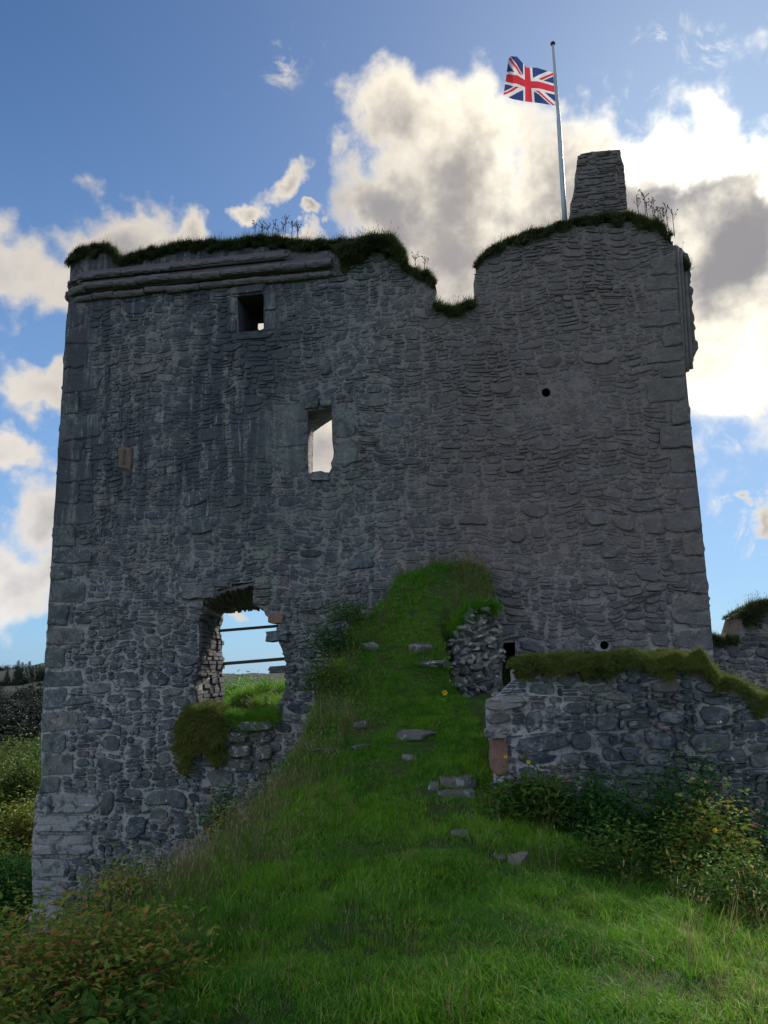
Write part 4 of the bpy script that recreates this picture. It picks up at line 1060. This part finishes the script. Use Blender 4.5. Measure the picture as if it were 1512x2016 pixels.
for (cu, cv, w, h) in lay:
    V, Fc = stone_geo(r2, cu, cv, w-0.02, max(h-0.016, 0.015), r2.uniform(0.015, 0.05), n=10); st3.append((V, Fc, r2.beta(1.6, 2), w*h))
scatter_stones(fr, st3, ZF, M['stone'], 120)
turf_cap(FWL, lambda s, d, t: FP0+FA*s+FN*d+np.array([0, 0, t]), [(1460, 1215), (1476, 1198), (1500, 1191), (1560, 1192), (1660, 1222)], -0.03, 1.2, 0.14, 163, 'fragment_turf', 'green turf on the wall stub at the right edge', dens=170, tallk=0.1, over=0.06, sc_=0.7)
turf_cap(FWL, lambda s, d, t: FP0+FA*s+FN*d+np.array([0, 0, t]), [(1398, 1254), (1420, 1262), (1450, 1258)], -0.03, 1.2, 0.06, 165, 'fragment_low_turf', 'thin grass where the wall stub meets the tower', dens=120, tallk=0.1, over=0.03, sc_=0.6)

# ------------------------------------------------------------------ rocks
def rock_geo(r, sx, sy, sz, flat=0.0, sub=2):
    import bmesh
    bm = bmesh.new(); bmesh.ops.create_icosphere(bm, subdivisions=sub, radius=1.0)
    V = np.array([v.co[:] for v in bm.verts]); Fc = [tuple(v.index for v in f.verts) for f in bm.faces]; bm.free()
    for _ in range(11):                    # cut with random planes: angular, broken faces
        nrm = r.normal(size=3); nrm /= np.linalg.norm(nrm); h = r.uniform(0.42, 0.8); dd = V@nrm; V = V-np.outer(np.maximum(dd-h, 0), nrm)
    V[:, 2] = np.minimum(V[:, 2], 1-flat)
    V = V*(1+r.uniform(-0.05, 0.05, (len(V), 1)))
    return V*np.array([sx, sy, sz])/0.8, Fc
rr_ = np.random.RandomState(15)
rub = thing('rubble_wall_end', 'broken end of a rubble wall, loose stones under the grassy mound', 'rubble wall', tuple(at(940, 1370, 12.9)))
b0 = np.array(rub.location)
core = [(922, 1212), (956, 1208), (974, 1235), (982, 1290), (972, 1372), (912, 1376), (896, 1330), (892, 1280)]
cv_ = []
for d in (0.0, 0.9):
    for p in core: cv_.append(at(p[0], p[1], 12.74+d)-b0)
k = len(core)
mesh('rubble_core', cv_, [tuple(range(k))[::-1]]+[(i, (i+1) % k, k+(i+1) % k, k+i) for i in range(k)], M['near_mortar'], rub)
npl = 0
for py in range(1206, 1384, 11):
    x0 = np.interp(py, [1205, 1240, 1275, 1330, 1378], [915, 900, 874, 880, 900]); x1 = np.interp(py, [1205, 1240, 1290, 1378], [962, 984, 990, 974])
    px = x0+rr_.uniform(-9, 8)
    while px < x1:
        w = rr_.uniform(12, 38)*rr_.uniform(0.75, 1); h = rr_.uniform(9, 19); Y = 12.74+rr_.uniform(-0.05, 0.04); sc_ = Y/F
        if px+w > x1+5: w = max(8, x1+5-px)
        V, Fc = rock_geo(rr_, w*sc_/2, rr_.uniform(0.08, 0.16), h*sc_/2, sub=2)
        th = rr_.normal(0.1, 0.3); c, s = math.cos(th), math.sin(th); V = V@np.array([[c, 0, s], [0, 1, 0], [-s, 0, c]])
        mesh('stone', V+at(px+w/2, py+rr_.uniform(-5, 5), Y)-b0, Fc, M['rock'], rub, rnd=rr_.uniform(0, 1), center=True); px += w*rr_.uniform(0.7, 0.9); npl += 1

def boulder(px, py, wpx, hpx, label, mat='rock', name='stone_block', flat=0.35, depth=1.2, seed=0, sink=0.25, grp=None, rnd=0.6, rz=0.0, tilt=0.0):
    r = np.random.RandomState(seed+300); p = on_ground(px, py+hpx*0.3); sc_ = p[1]/F; sx, sz = wpx*sc_/2, hpx*sc_/2
    V, Fc = rock_geo(r, sx, sx*depth*0.7, sz*1.3, flat, sub=3); V = np.clip(V, [-sx, -9, -9], [sx, 9, 9])
    o = mesh(name, V, Fc, M[mat], rnd=rnd); o.location = (p[0], p[1], p[2]+sz*(0.6-sink)); o.rotation_euler = (0, tilt, rz)
    return tag(o, label, 'stone', grp)
boulder(818, 1448, 78, 22, 'long flat grey stone block lying in the middle of the grass slope', seed=1, rnd=0.4, flat=0.45, sink=0.0)
boulder(728, 1270, 34, 16, 'small pale stone in the upper mound below its left brow', seed=2)
boulder(828, 1276, 46, 20, 'grey stone poking from the middle of the upper mound', seed=3)
boulder(852, 1306, 72, 14, 'wide flat slab just left of the rubble wall end', seed=4, rnd=0.4)
boulder(712, 1424, 30, 16, 'mossy lump of stone left of the long flat block', seed=5, rnd=0.3)
boulder(714, 1470, 44, 10, 'half buried stone below the mossy lump', seed=6, rnd=0.4)
boulder(806, 1490, 28, 12, 'small brown stone just under the long flat block', seed=7, rnd=0.7)
boulder(852, 1548, 22, 18, 'rounded grey stone at the left end of the steps', seed=8, rnd=0.4)
boulder(908, 1640, 38, 14, 'flat blue grey stone in the grass below the steps', seed=9, rnd=0.5)
boulder(1018, 1690, 52, 22, 'pale pointed slab in the grass nearest the camera', seed=10, rnd=0.8, tilt=-0.25)
boulder(978, 1684, 34, 7, 'thin slab just left of the pale pointed one', seed=11, rnd=0.6)
boulder(432, 1690, 44, 12, 'pale lichened stone on the left shoulder of the mound', seed=12, rnd=0.9)
boulder(640, 1476, 46, 8, 'stone edge showing in the turf near the left shoulder', seed=14, rnd=0.5)
# steps: slabs set in the path
for i, (px, py, w, lab) in enumerate([(900, 1530, 66, 'upper stone step in the grassy path'), (896, 1558, 70, 'lower stone step in the grassy path')]):
    p = on_ground(px, py+4); hw = w*p[1]/F/2
    r = np.random.RandomState(400+i); q = np.array([(-hw, -0.16), (-hw*0.4, -0.19), (hw*0.5, -0.17), (hw, -0.12), (hw*1.02, 0.18), (-hw*0.98, 0.16)]); k = len(q)
    V = np.vstack([np.column_stack([q, np.full(k, -0.07)]), np.column_stack([q, np.full(k, 0.035)+r.uniform(-.008, .008, k)])])
    o = mesh('stone_step', V, [tuple(range(k, 2*k))]+[(j, (j+1) % k, k+(j+1) % k, k+j) for j in range(k)], M['rock'], rnd=0.55); o.location = (p[0], p[1], p[2]+0.0)
    tag(o, lab, 'step', 'stone steps in the path')
# lichened blocks of the broken sill, at the foot of the doorway
sb = [(470, 1418, 545, 1438), (448, 1440, 492, 1462), (494, 1440, 540, 1462), (446, 1464, 500, 1490), (502, 1464, 540, 1496), (450, 1492, 500, 1520), (502, 1498, 536, 1524)]
for i, q in enumerate(sb):
    q = rect(*q); V, Fc = stone_geo(rr_, (q[0]+q[2])/2, (q[1]+q[3])/2, q[2]-q[0], q[3]-q[1], 0.16-0.012*i, n=18, back=0.1, p=4)
    mesh('sill_block', to_local(V, ZB), Fc, M['rock'], tower, rnd=rr_.uniform(0.1, 0.5), center=True)

# ------------------------------------------------------------------ rails in the doorway
gr = thing('guard_rail', 'two weathered rails across the far side of the broken doorway', 'guard rail', tuple(tower_w(*[WL(440, 1300, T)[0], T, WL(440, 1300, T)[1]])))
g0 = np.array(gr.location)
for (xa, ya, xb, yb, rd) in ((418, 1243, 600, 1228, 0.032), (424, 1308, 610, 1293, 0.036)):
    a = WL(xa, ya, T-0.12); b = WL(xb, yb, T-0.12); A_, B_ = tower_w(a[0], T-0.12, a[1]), tower_w(b[0], T-0.12, b[1])
    V, Fc = tube([A_-g0+(B_-A_)*t for t in np.linspace(0, 1, 8)], rd, 10); mesh('rail', V, Fc, M['rail'], gr, smooth_=True)

# ------------------------------------------------------------------ flagpole and flag
PD = 0.75
def pw(x, y, d=PD): s = WL(x, y, d); return tower_w(s[0], d, s[1])
base, joint, top = pw(1113, 452), pw(1100, 236), pw(1088.5, 88)
fp = thing('flagpole', 'tall pale steel flagpole standing on the wall top beside the chimney', 'flagpole', tuple(base))
mesh('pole', *tube([base-base+(joint-base)*t for t in (-.05, .3, .6, 1.0)], [0.052, 0.05, 0.048, 0.046], 14), M['pole'], fp, smooth_=True)
mesh('upper_pole', *tube([(joint-base)+(top-joint)*t for t in (-0.02, 0.0, .3, .6, 1.0)], [0.044, 0.037, 0.034, 0.032, 0.028], 14), M['pole'], fp, smooth_=True)
mesh('pole_cap', *tube([(top-base)+np.array([0, 0, q]) for q in (-.01, .0, .03, .06, .075)], [0.03, 0.05, 0.055, 0.04, 0.01], 14), M['pole_cap'], fp, smooth_=True)
def union_colour(x, y):                   # x 0..60 from the hoist, y 0..30 upwards, seen from the obverse
    X, Y = x-30, y-15
    if abs(X) < 3 or abs(Y) < 3: return 2
    if abs(X) < 5 or abs(Y) < 5: return 1
    L = math.hypot(30, 15); sx, sy = (1 if X > 0 else -1), (1 if Y > 0 else -1)
    ux, uy = 30*sx/L, 15*sy/L; dist = ux*Y-uy*X      # positive on the counter-clockwise side
    if 0 < dist < 2: return 2
    if abs(dist) < 3: return 1
    return 0
topc = [(0, 1089, 143), (0.35, 1056, 133), (0.5, 1037, 133), (0.72, 1018, 111.5), (0.88, 1006, 110.5), (1, 1001, 116)]
botc = [(0, 1094, 208), (0.35, 1062, 203), (0.55, 1034, 200), (0.8, 1008, 195), (1, 991, 187)]
flag_V, nu_, nv_ = [], 120, 60
for j in range(nv_+1):
    for i in range(nu_+1):
        u, v = i/nu_, j/nv_
        tx, ty = np.interp(u, [a[0] for a in topc], [a[1] for a in topc]), np.interp(u, [a[0] for a in topc], [a[2] for a in topc])
        bx_, by_ = np.interp(u, [a[0] for a in botc], [a[1] for a in botc]), np.interp(u, [a[0] for a in botc], [a[2] for a in botc])
        x, y = bx_+(tx-bx_)*v, by_+(ty-by_)*v
        y += -2.5*math.sin(u*5.2+0.4)*math.sin(v*math.pi)*u*1.5
        d = PD-0.06+0.16*u*math.sin(u*9+v*1.6)-0.05*math.sin(u*17-v*3)*u
        flag_V.append(pw(x, y, d))
flag_V = np.array(flag_V); hoist = flag_V[nv_*(nu_+1)].copy()
fme = bpy.data.meshes.new('flag')
fme.from_pydata((flag_V-hoist).tolist(), [], [(j*(nu_+1)+i, j*(nu_+1)+i+1, (j+1)*(nu_+1)+i+1, (j+1)*(nu_+1)+i) for j in range(nv_) for i in range(nu_)])
for nm, cc in (('flag blue', (0.028, 0.05, 0.17)), ('flag white', (0.62, 0.62, 0.64)), ('flag red', (0.50, 0.035, 0.055))):
    fme.materials.append(material(nm, (lambda c: lambda nt: mixc(nt, noise(nt, position(nt), 3, 4), c, tuple(v*0.85 for v in c)))(cc), rough=0.7, transl=0.45))
fme.polygons.foreach_set('material_index', [union_colour((i+0.5)/nu_*60, (j+0.5)/nv_*30) for j in range(nv_) for i in range(nu_)])
fme.polygons.foreach_set('use_smooth', [True]*len(fme.polygons))
fl = bpy.data.objects.new('flag', fme); SC.collection.objects.link(fl); fl.location = hoist
tag(fl, 'red, white and blue union flag flying from the flagpole', 'flag')

# ------------------------------------------------------------------ plants
def leaf_acc(acc, r, C_, n, size, rnd=None, up=0.4, shape=0.42):
    """n folded leaves at the points C_"""
    C_ = np.asarray(C_); d = r.normal(size=(n, 3)); d[:, 2] = np.abs(d[:, 2])*up+r.uniform(-0.5, 0.5, n)*0.6; d /= np.linalg.norm(d, axis=1)[:, None]
    w = np.cross(d, r.normal(size=(n, 3))*0.5+np.array([0, 0, 1])); w /= np.linalg.norm(w, axis=1)[:, None]+1e-9; nn = np.cross(w, d)
    L = size*r.uniform(0.6, 1.3, n)[:, None]; W = L*shape*0.5
    a, b, c, e, f = C_, C_+d*L*0.35+w*W+nn*L*0.06, C_+d*L, C_+d*L*0.35-w*W+nn*L*0.06, C_+d*L*0.42-nn*L*0.05
    V = np.stack([a, b, c, e, f], 1).reshape(-1, 3)
    rn = r.uniform(0, 1, n) if rnd is None else rnd
    base_ = acc.n; acc.V.append(V); acc.R.append(np.repeat(rn, 5)); acc.n += len(V)
    for i in range(n):
        q = base_+5*i; acc.F += [(q, q+4, q+1), (q+4, q+2, q+1), (q, q+3, q+4), (q+4, q+3, q+2)]
def bush(name, label, cat, pos, rad, n, size, mat, seed, stems=14, group=None, stemmat='bark', clumps=16, leafname='foliage', tone=None, spiky=0.0):
    r = np.random.RandomState(seed); th = thing(name, label, cat, tuple(pos), 0, group); rx, ry, rz = rad
    acc = Acc(); sa = Acc()
    cc = r.normal(size=(clumps, 3)); cc /= np.linalg.norm(cc, axis=1)[:, None]; cc = cc*r.uniform(0.35, 1.0, (clumps, 1))*np.array([rx, ry, rz*0.75]); cc[:, 2] = np.abs(cc[:, 2])+rz*0.12
    ct = r.uniform(-0.18, 0.18, clumps)
    w = r.uniform(0.5, 1.5, clumps); w /= w.sum(); k = r.choice(clumps, n, p=w); s = np.array([rx, ry, rz])*0.36
    P_ = cc[k]+r.normal(size=(n, 3))*s*0.75
    P_[:, 2] = np.maximum(P_[:, 2], 0.0)
    leaf_acc(acc, r, P_, n, size, np.clip(r.beta(1.7, 2.0, n)+ct[k], 0, 1))
    o = acc.build(leafname, M[mat], th); o['kind'] = 'stuff'
    for i in range(stems):
        b = r.uniform(-0.4, 0.4, 2)*np.array([rx, ry]); e = cc[i % clumps]*r.uniform(0.9, 1.25); m = np.array([*(b*0.5+e[:2]*0.35), e[2]*0.6])
        V, Fc = tube(bez(np.array([b[0], b[1], -0.05]), m, e, 6), np.linspace(0.012, 0.004, 6)*max(1, rz*0.9), 5); sa.add(V, Fc)
    so = sa.build('stems', M[stemmat], th); so['kind'] = 'stuff'
    return th
def bez(a, b, c, n): t = np.linspace(0, 1, n)[:, None]; return a*(1-t)**2+2*b*t*(1-t)+c*t*t
def gp(px, py, Y=None):
    if Y is None: return on_ground(px, py)
    p = at(px, py, Y); return np.array([p[0], p[1], gz(p[0], p[1])])

# bottom left: autumn bramble
for i, (x, y, rad, n, lab, mt) in enumerate([
        (-1.72, 4.55, (0.56, 0.45, 0.46), 4600, 'red and green autumn bramble thicket filling the bottom left corner', 'autumn'),
        (-2.35, 5.1, (0.58, 0.5, 0.55), 4000, 'reddish bramble at the left edge in front of the tower foot', 'autumn'),
        (-1.35, 3.95, (0.38, 0.35, 0.26), 1900, 'low bramble with larger green leaves at the bottom edge', 'bramble'),
        (-1.95, 3.9, (0.45, 0.4, 0.35), 2600, 'brown tinged bramble in the lowest left corner', 'autumn')]):
    bush('bramble_bush', lab, 'bramble', (x, y, gz(x, y)-0.05), rad, n, 0.05 if i != 2 else 0.075, mt, 500+i, stems=26, stemmat='stalk', clumps=26)
# along the foot of the tower behind the shoulder
for i, (px, py, Y, rad, n, sz, mt, lab) in enumerate([
        (300, 1760, 7.2, (0.5, 0.4, 0.42), 1500, 0.05, 'bramble', 'bramble on the left shoulder below the tower corner'),
        (235, 1830, 6.3, (0.35, 0.3, 0.30), 1200, 0.05, 'autumn', 'small autumn bramble just above the bottom left thicket'),
        (480, 1600, 9.4, (0.5, 0.4, 0.5), 1800, 0.05, 'autumn', 'brownish bramble on the shoulder below the doorway'),
        (545, 1520, 10.4, (0.45, 0.4, 0.5), 1500, 0.05, 'bramble', 'straggly bramble right below the doorway sill'),
        (440, 1575, 9.8, (0.3, 0.3, 0.55), 900, 0.06, 'green_leaf', 'grey green leafy shrub against the tower below the hanging turf'),
        (640, 1420, 11.6, (0.4, 0.3, 0.42), 1500, 0.055, 'bramble', 'bramble tangle beside the dark cleft left of the slope'),
        (665, 1310, 12.5, (0.42, 0.3, 0.55), 2600, 0.055, 'green_leaf', 'dark green shrub against the tower at the mound side'),
        (700, 1255, 12.8, (0.40, 0.25, 0.34), 1400, 0.05, 'bramble', 'low shrub under the brow of the upper mound')]):
    p = gp(px, py, Y); z = at(px, py, Y)[2]
    bush('shrub', lab, 'shrub', (p[0], p[1], max(p[2], z-rad[2]*0.9)), rad, n, sz, mt, 520+i, stems=12, clumps=14, stemmat='stalk')
# along the ruined wall foot
for i, (px, py, Y, rad, n, sz, mt, lab) in enumerate([
        (1060, 1585, 7.5, (0.42, 0.25, 0.40), 2000, 0.085, 'bramble', 'leafy shrub with yellow flowers at the left foot of the ruined wall'),
        (1010, 1540, 7.9, (0.22, 0.2, 0.22), 500, 0.085, 'bramble', 'small leafy sprig beside the red jamb stone'),
        (1170, 1630, 7.3, (0.42, 0.3, 0.52), 3200, 0.05, 'green_leaf', 'dark fern like clump second from the left along the ruined wall'),
        (1260, 1650, 7.1, (0.46, 0.3, 0.80), 4600, 0.05, 'green_leaf', 'tall dark green clump in the middle of the ruined wall foot'),
        (1350, 1660, 7.0, (0.44, 0.3, 0.95), 5000, 0.05, 'green_leaf', 'tallest dark green clump leaning on the ruined wall'),
        (1250, 1730, 6.4, (0.50, 0.35, 0.42), 3200, 0.05, 'bramble', 'low green clump in front of the tall dark clump'),
        (1430, 1720, 6.5, (0.40, 0.3, 0.62), 3000, 0.05, 'autumn', 'reddish green shrub with a yellow flower near the right edge'),
        (1490, 1680, 6.9, (0.42, 0.3, 0.70), 3400, 0.05, 'green_leaf', 'dark green clump against the ruined wall at the right picture edge'),
        (1490, 1830, 5.4, (0.36, 0.3, 0.42), 2600, 0.05, 'bramble', 'pale green weeds at the right picture edge'),
        (1400, 1800, 5.7, (0.26, 0.25, 0.25), 1000, 0.05, 'bramble', 'loose weeds left of the right edge clump')]):
    p = gp(px, py, Y)
    bush('shrub', lab, 'shrub', (p[0], p[1], p[2]-0.03), rad, n, sz, mt, 540+i, stems=12, clumps=14, stemmat='stalk')
# yellow flowers
def flower(pos, label, size=0.022, seed=0):
    r = np.random.RandomState(seed); th = thing('yellow_flower', label, 'flower', tuple(pos), 0, 'yellow flowers')
    V, Fc = tube([(0, 0, -0.14), (0.006, 0, -0.06), (0, 0, 0)], 0.003, 5); mesh('stem', V, Fc, M['green_leaf'], th, rnd=0.5)
    for k in range(6):
        a = k*math.pi/3; d = np.array([math.cos(a), -0.35, math.sin(a)]); w = np.array([-math.sin(a), 0, math.cos(a)])
        mesh('petal', [(0, 0, 0), d*size*0.6+w*size*0.3, d*size, d*size*0.6-w*size*0.3], [(0, 1, 2, 3)], M['petal'], th)
for i, (px, py, Y, lab) in enumerate([(1407, 1634, 6.15, 'yellow flower on the reddish shrub near the right edge'), (1040, 1500, 7.3, 'yellow flower against the ruined wall beside its left foot'),
                                      (995, 1489, 7.6, 'yellow flower just below the red jamb stone')]):
    flower(at(px, py, Y), lab, seed=i)
p = on_ground(876, 1380); flower((p[0], p[1], p[2]+0.12), 'yellow dandelion in the grass below the rubble wall end', 0.05)
# dead weed clumps on the wall tops
def weeds(name, label, spots, d, seed, hh, grp='dead weeds on the wall tops'):
    r = np.random.RandomState(seed); c = WL(spots[0][0], spots[0][1], d); o = tower_w(c[0], d, c[1]); th = thing(name, label, 'weeds', tuple(o), 0, grp)
    for (px, py, h) in spots:
        c = WL(px, py, d); b = tower_w(c[0], d+r.uniform(-.2, .2), c[1])-o; acc = Acc(); L = h*hh
        e = b+np.array([r.uniform(-.12, .12)*L, 0, L]); m = (b+e)/2+np.array([r.uniform(-.04, .04), 0, 0])
        V, Fc = tube(bez(b, m, e, 6), np.linspace(0.009, 0.004, 6), 5); acc.add(V, Fc)
        for _ in range(7):
            t = r.uniform(0.5, 1); q = b+(e-b)*t; f = q+np.array([r.uniform(-.09, .09), r.uniform(-.05, .05), r.uniform(.05, .13)])
            V, Fc = tube([q, f], [0.005, 0.003], 4); acc.add(V, Fc)
            V, Fc = rock_geo(r, 0.014, 0.014, 0.014, sub=1); acc.add(V+f, Fc)
        acc.build('stalk', M['stalk'], th)
rw_ = np.random.RandomState(19)
weeds('dead_weeds', 'dark dead weeds standing on the left wall top above the upper window', [(505+i*8.5, 474, rw_.uniform(0.5, 1)) for i in range(11)], 0.4, 601, 0.48)
weeds('dead_weeds', 'tall dead weeds with seed heads at the right of the chimney stub', [(1262+i*7, 438+i*4, rw_.uniform(0.7, 1)) for i in range(10)], 0.4, 602, 0.66)
weeds('dead_weeds', 'two thin dead stalks on the step beside the gap', [(822, 535, 0.6), (838, 540, 0.6)], 0.4, 603, 0.4)
# bush and grass seen through the doorway
for i, (px, Y, zt, rad, n, lab) in enumerate([(470, 19.5, 1330, (1.0, 0.8, 0.75), 4600, 'bright green bush seen through the broken doorway'),
                                              (545, 18.3, 1350, (0.55, 0.6, 0.6), 2600, 'second green bush behind the right side of the doorway'),
                                              (380, 21.0, 1340, (1.0, 0.8, 0.8), 2600, 'bush behind the left jamb of the doorway')]):
    p = at(px, 1350, Y); z = at(px, zt, Y)[2]-rad[2]*1.25
    bush('leafy_bush', lab, 'bush', (p[0], p[1], z), rad, n, 0.11, 'lush_leaf', 610+i, stems=10, clumps=22)
n = 2600; sx_ = rg.uniform(-5.2, 2.5, n); dy = rg.uniform(0.1, 6.5, n); X = WP0[0]+sx_*WA[0]+dy*WN[0]; Yq = WP0[1]+sx_*WA[1]+dy*WN[1]
scatter('courtyard_grass', np.column_stack([X, Yq, ground_z(X, Yq)-0.01]), rand_rot(n, 0.3), rg.uniform(0.9, 1.9, n), mid_, 4, 8)

# ------------------------------------------------------------------ trees on the left
def tree(name, label, pos, H, rad, n, size, mat, seed, trunk=0.12, group=None, multi=1, low=0.25):
    r = np.random.RandomState(seed); th = thing(name, label, 'tree', tuple(pos), 0, group)
    tr = Acc(); tips = []
    for m in range(multi):
        b = np.array([*(r.uniform(-0.3, 0.3, 2)*(multi > 1)), -0.3]); e = np.array([*(r.uniform(-0.35, 0.35, 2)*rad*(1 if multi > 1 else 0.3)), H*0.82])
        V, Fc = tube(bez(b, (b+e)/2+r.uniform(-.2, .2, 3), e, 8), np.linspace(trunk/multi**0.5, trunk*0.2/multi**0.5, 8), 7); tr.add(V, Fc)
        for _ in range(14 if multi == 1 else 5):
            t = r.uniform(low, 0.95); q = b+(e-b)*t; a = r.uniform(0, 6.28); L = rad*r.uniform(0.5, 1.0)*(1.15-t*0.6)
            f = q+np.array([math.cos(a)*L, math.sin(a)*L, L*r.uniform(0.2, 0.9)]); V, Fc = tube(bez(q, (q+f)/2+np.array([0, 0, 0.1]), f, 5), np.linspace(trunk*0.3, trunk*0.06, 5), 5); tr.add(V, Fc); tips.append((q+f)/2); tips.append(f)
        tips.append(e)
    tr.build('trunk', M['bark'], th)
    tips = np.array(tips); k = r.randint(0, len(tips), n); ct = r.uniform(-0.2, 0.2, len(tips)); P_ = tips[k]+r.normal(size=(n, 3))*rad*0.2
    acc = Acc(); leaf_acc(acc, r, P_, n, size, np.clip(r.beta(1.7, 2, n)+ct[k], 0, 1)); o = acc.build('crown', M[mat], th); o['kind'] = 'stuff'
    return th
def treeat(px, ptop, pbot, Y, **k):
    a, b = at(px, ptop, Y), at(px, pbot, Y); return b, a[2]-b[2]
for i, (px, t, b, Y, rad, n, sz, mt, mu, lab) in enumerate([
        (18, 1475, 1850, 26, 1.5, 12000, 0.15, 'olive_leaf', 3, 'olive green tree at the left edge beside the tower'),
        (50, 1560, 1850, 22, 1.0, 9000, 0.12, 'yellow_leaf', 5, 'yellowing many stemmed shrub tree next to the tower edge'),
        (-20, 1560, 1880, 21, 1.2, 8000, 0.12, 'yellow_leaf', 4, 'yellow green tree cut by the left picture edge'),
        (78, 1490, 1800, 34, 2.0, 11000, 0.19, 'olive_leaf', 2, 'brownish tree half hidden behind the tower edge'),
        (8, 1700, 1960, 17, 1.3, 11000, 0.11, 'green_leaf', 4, 'dark green bushy tree low down at the left edge'),
        (62, 1740, 1960, 16.5, 0.9, 8000, 0.10, 'green_leaf', 3, 'dark bush at the foot of the tower corner'),
        (-50, 1450, 1800, 40, 3.0, 11000, 0.24, 'olive_leaf', 1, 'large tree beyond the left picture edge'),
        (25, 1440, 1720, 55, 3.6, 13000, 0.28, 'olive_leaf', 1, 'far olive tree at the foot of the dark hillside'),
        (100, 1455, 1720, 50, 3.2, 10000, 0.28, 'green_leaf', 1, 'far green tree just behind the tower edge')]):
    pos, H = treeat(px, t, b, Y); tree('broadleaf_tree', lab, pos, H, rad, n, sz, mt, 700+i, trunk=0.05*H**0.6+0.02, multi=mu)
# conifers along the ridge: one built, the rest copied with its parts
def conifer():
    r = np.random.RandomState(800); th = thing('conifer_tree', 'c', 'tree'); V, Fc = tube([(0, 0, -0.5), (0, 0, 2.5), (0, 0, 5)], [0.12, 0.08, 0.02], 6); mesh('trunk', V, Fc, M['bark'], th)
    acc = Acc()
    for k in range(26):
        z = 0.5+4.6*k/26; R = 1.15*(1-(z/5.3))**0.8+0.06
        for j in range(12):
            a = j*math.pi/6+k*0.4+r.uniform(-.2, .2); L = R*r.uniform(0.7, 1.15); d = np.array([math.cos(a), math.sin(a), -0.25]); w = np.array([-math.sin(a), math.cos(a), 0])*L*0.28; o = np.array([0, 0, z])
            acc.add([o, o+d*L*0.6+w, o+d*L, o+d*L*0.6-w, o+d*L*0.5+np.array([0, 0, 0.12])], [(0, 4, 1), (4, 2, 1), (0, 3, 4), (4, 3, 2)], r.uniform())
    acc.build('crown', M['conifer'], th)['kind'] = 'stuff'; return th
con = conifer(); rt = np.random.RandomState(21)
cl = [(12, 'lone conifer on the ridge at the far left edge'), (32, 'conifer at the left end of the ridge row'), (40, 'second conifer of the ridge row from the left'), (47, 'third conifer of the ridge row from the left'), (54, 'conifer in the middle of the ridge row'), (61, 'conifer right of the ridge row middle'),
      (68, 'third last conifer of the ridge row before the tower'), (75, 'second last conifer of the ridge row before the tower'), (82, 'last conifer of the ridge row, touching the tower edge'), (90, 'conifer half hidden by the tower edge')]
for i, (px, lab) in enumerate(cl):
    if i == 0: o = con
    else:
        o = con.copy(); SC.collection.objects.link(o)
        for ch in list(con.children):
            c = ch.copy(); SC.collection.objects.link(c); c.parent = o
    Y = 165+rt.uniform(-6, 6); b = at(px, 1362, Y); hh = at(px, 1302+rt.uniform(-3, 9) if i else 1314, Y)[2]-b[2]
    o.location = tuple(b); s = hh/5.1; o.scale = (s*1.3, s*1.3, s); o.rotation_euler = (0, 0, rt.uniform(0, 6)); o['label'] = lab; o['category'] = 'tree'; o['group'] = 'conifers on the far ridge'

# dark scrub and woodland that clothes the far hillside
def clump(name, n, R, Hh, size, mat, seed):
    r = np.random.RandomState(seed); acc = Acc(); P_ = r.normal(size=(n, 3))*np.array([R, R, Hh])*0.45; P_[:, 2] = np.abs(P_[:, 2])+0.1
    leaf_acc(acc, r, P_, n, size); me = bpy.data.meshes.new(name); me.from_pydata(np.vstack(acc.V).tolist(), [], acc.F); me.materials.append(mat)
    a = me.attributes.new('rnd', 'FLOAT', 'POINT'); a.data.foreach_set('value', np.concatenate(acc.R).astype(np.float32)); return bpy.data.objects.new(name, me)
M['scrub'] = material('hillside scrub', f_leaf([(0, (0.036, 0.050, 0.040)), (0.6, (0.048, 0.062, 0.044)), (1, (0.070, 0.072, 0.050))]), rough=0.8)
scrubc = hidden_collection('scrub clumps', [clump('scrub_clump', 420, 1.0, 1.0, 0.32, M['scrub'], 900+i) for i in range(4)])
r = np.random.RandomState(901); hv = np.array([v.co[:] for v in HILL.data.vertices]).reshape(40, 150, 3); P, S = [], []
dn = sines(902, 40, 9)
for _ in range(11000):
    j, i = r.uniform(0, 37), r.uniform(0, 120); a, b = int(j), int(i); f, g = j-a, i-b
    p = hv[a, b]*(1-f)*(1-g)+hv[a+1, b]*f*(1-g)+hv[a, b+1]*(1-f)*g+hv[a+1, b+1]*f*g
    if abs(math.degrees(math.atan2(p[0], p[1]))+24) > 12: continue
    if dn(p[0], p[1]) + (22-j)*0.06 < r.uniform(-0.9, 0.6): continue
    P.append(p); S.append(r.uniform(0.6, 1.5)*(1.0 if j > 20 else 1.3))
scatter('hillside_scrub', P, np.column_stack([np.zeros(len(P)), np.zeros(len(P)), r.uniform(0, 6.28, len(P))]), S, scrubc, 4, 903)
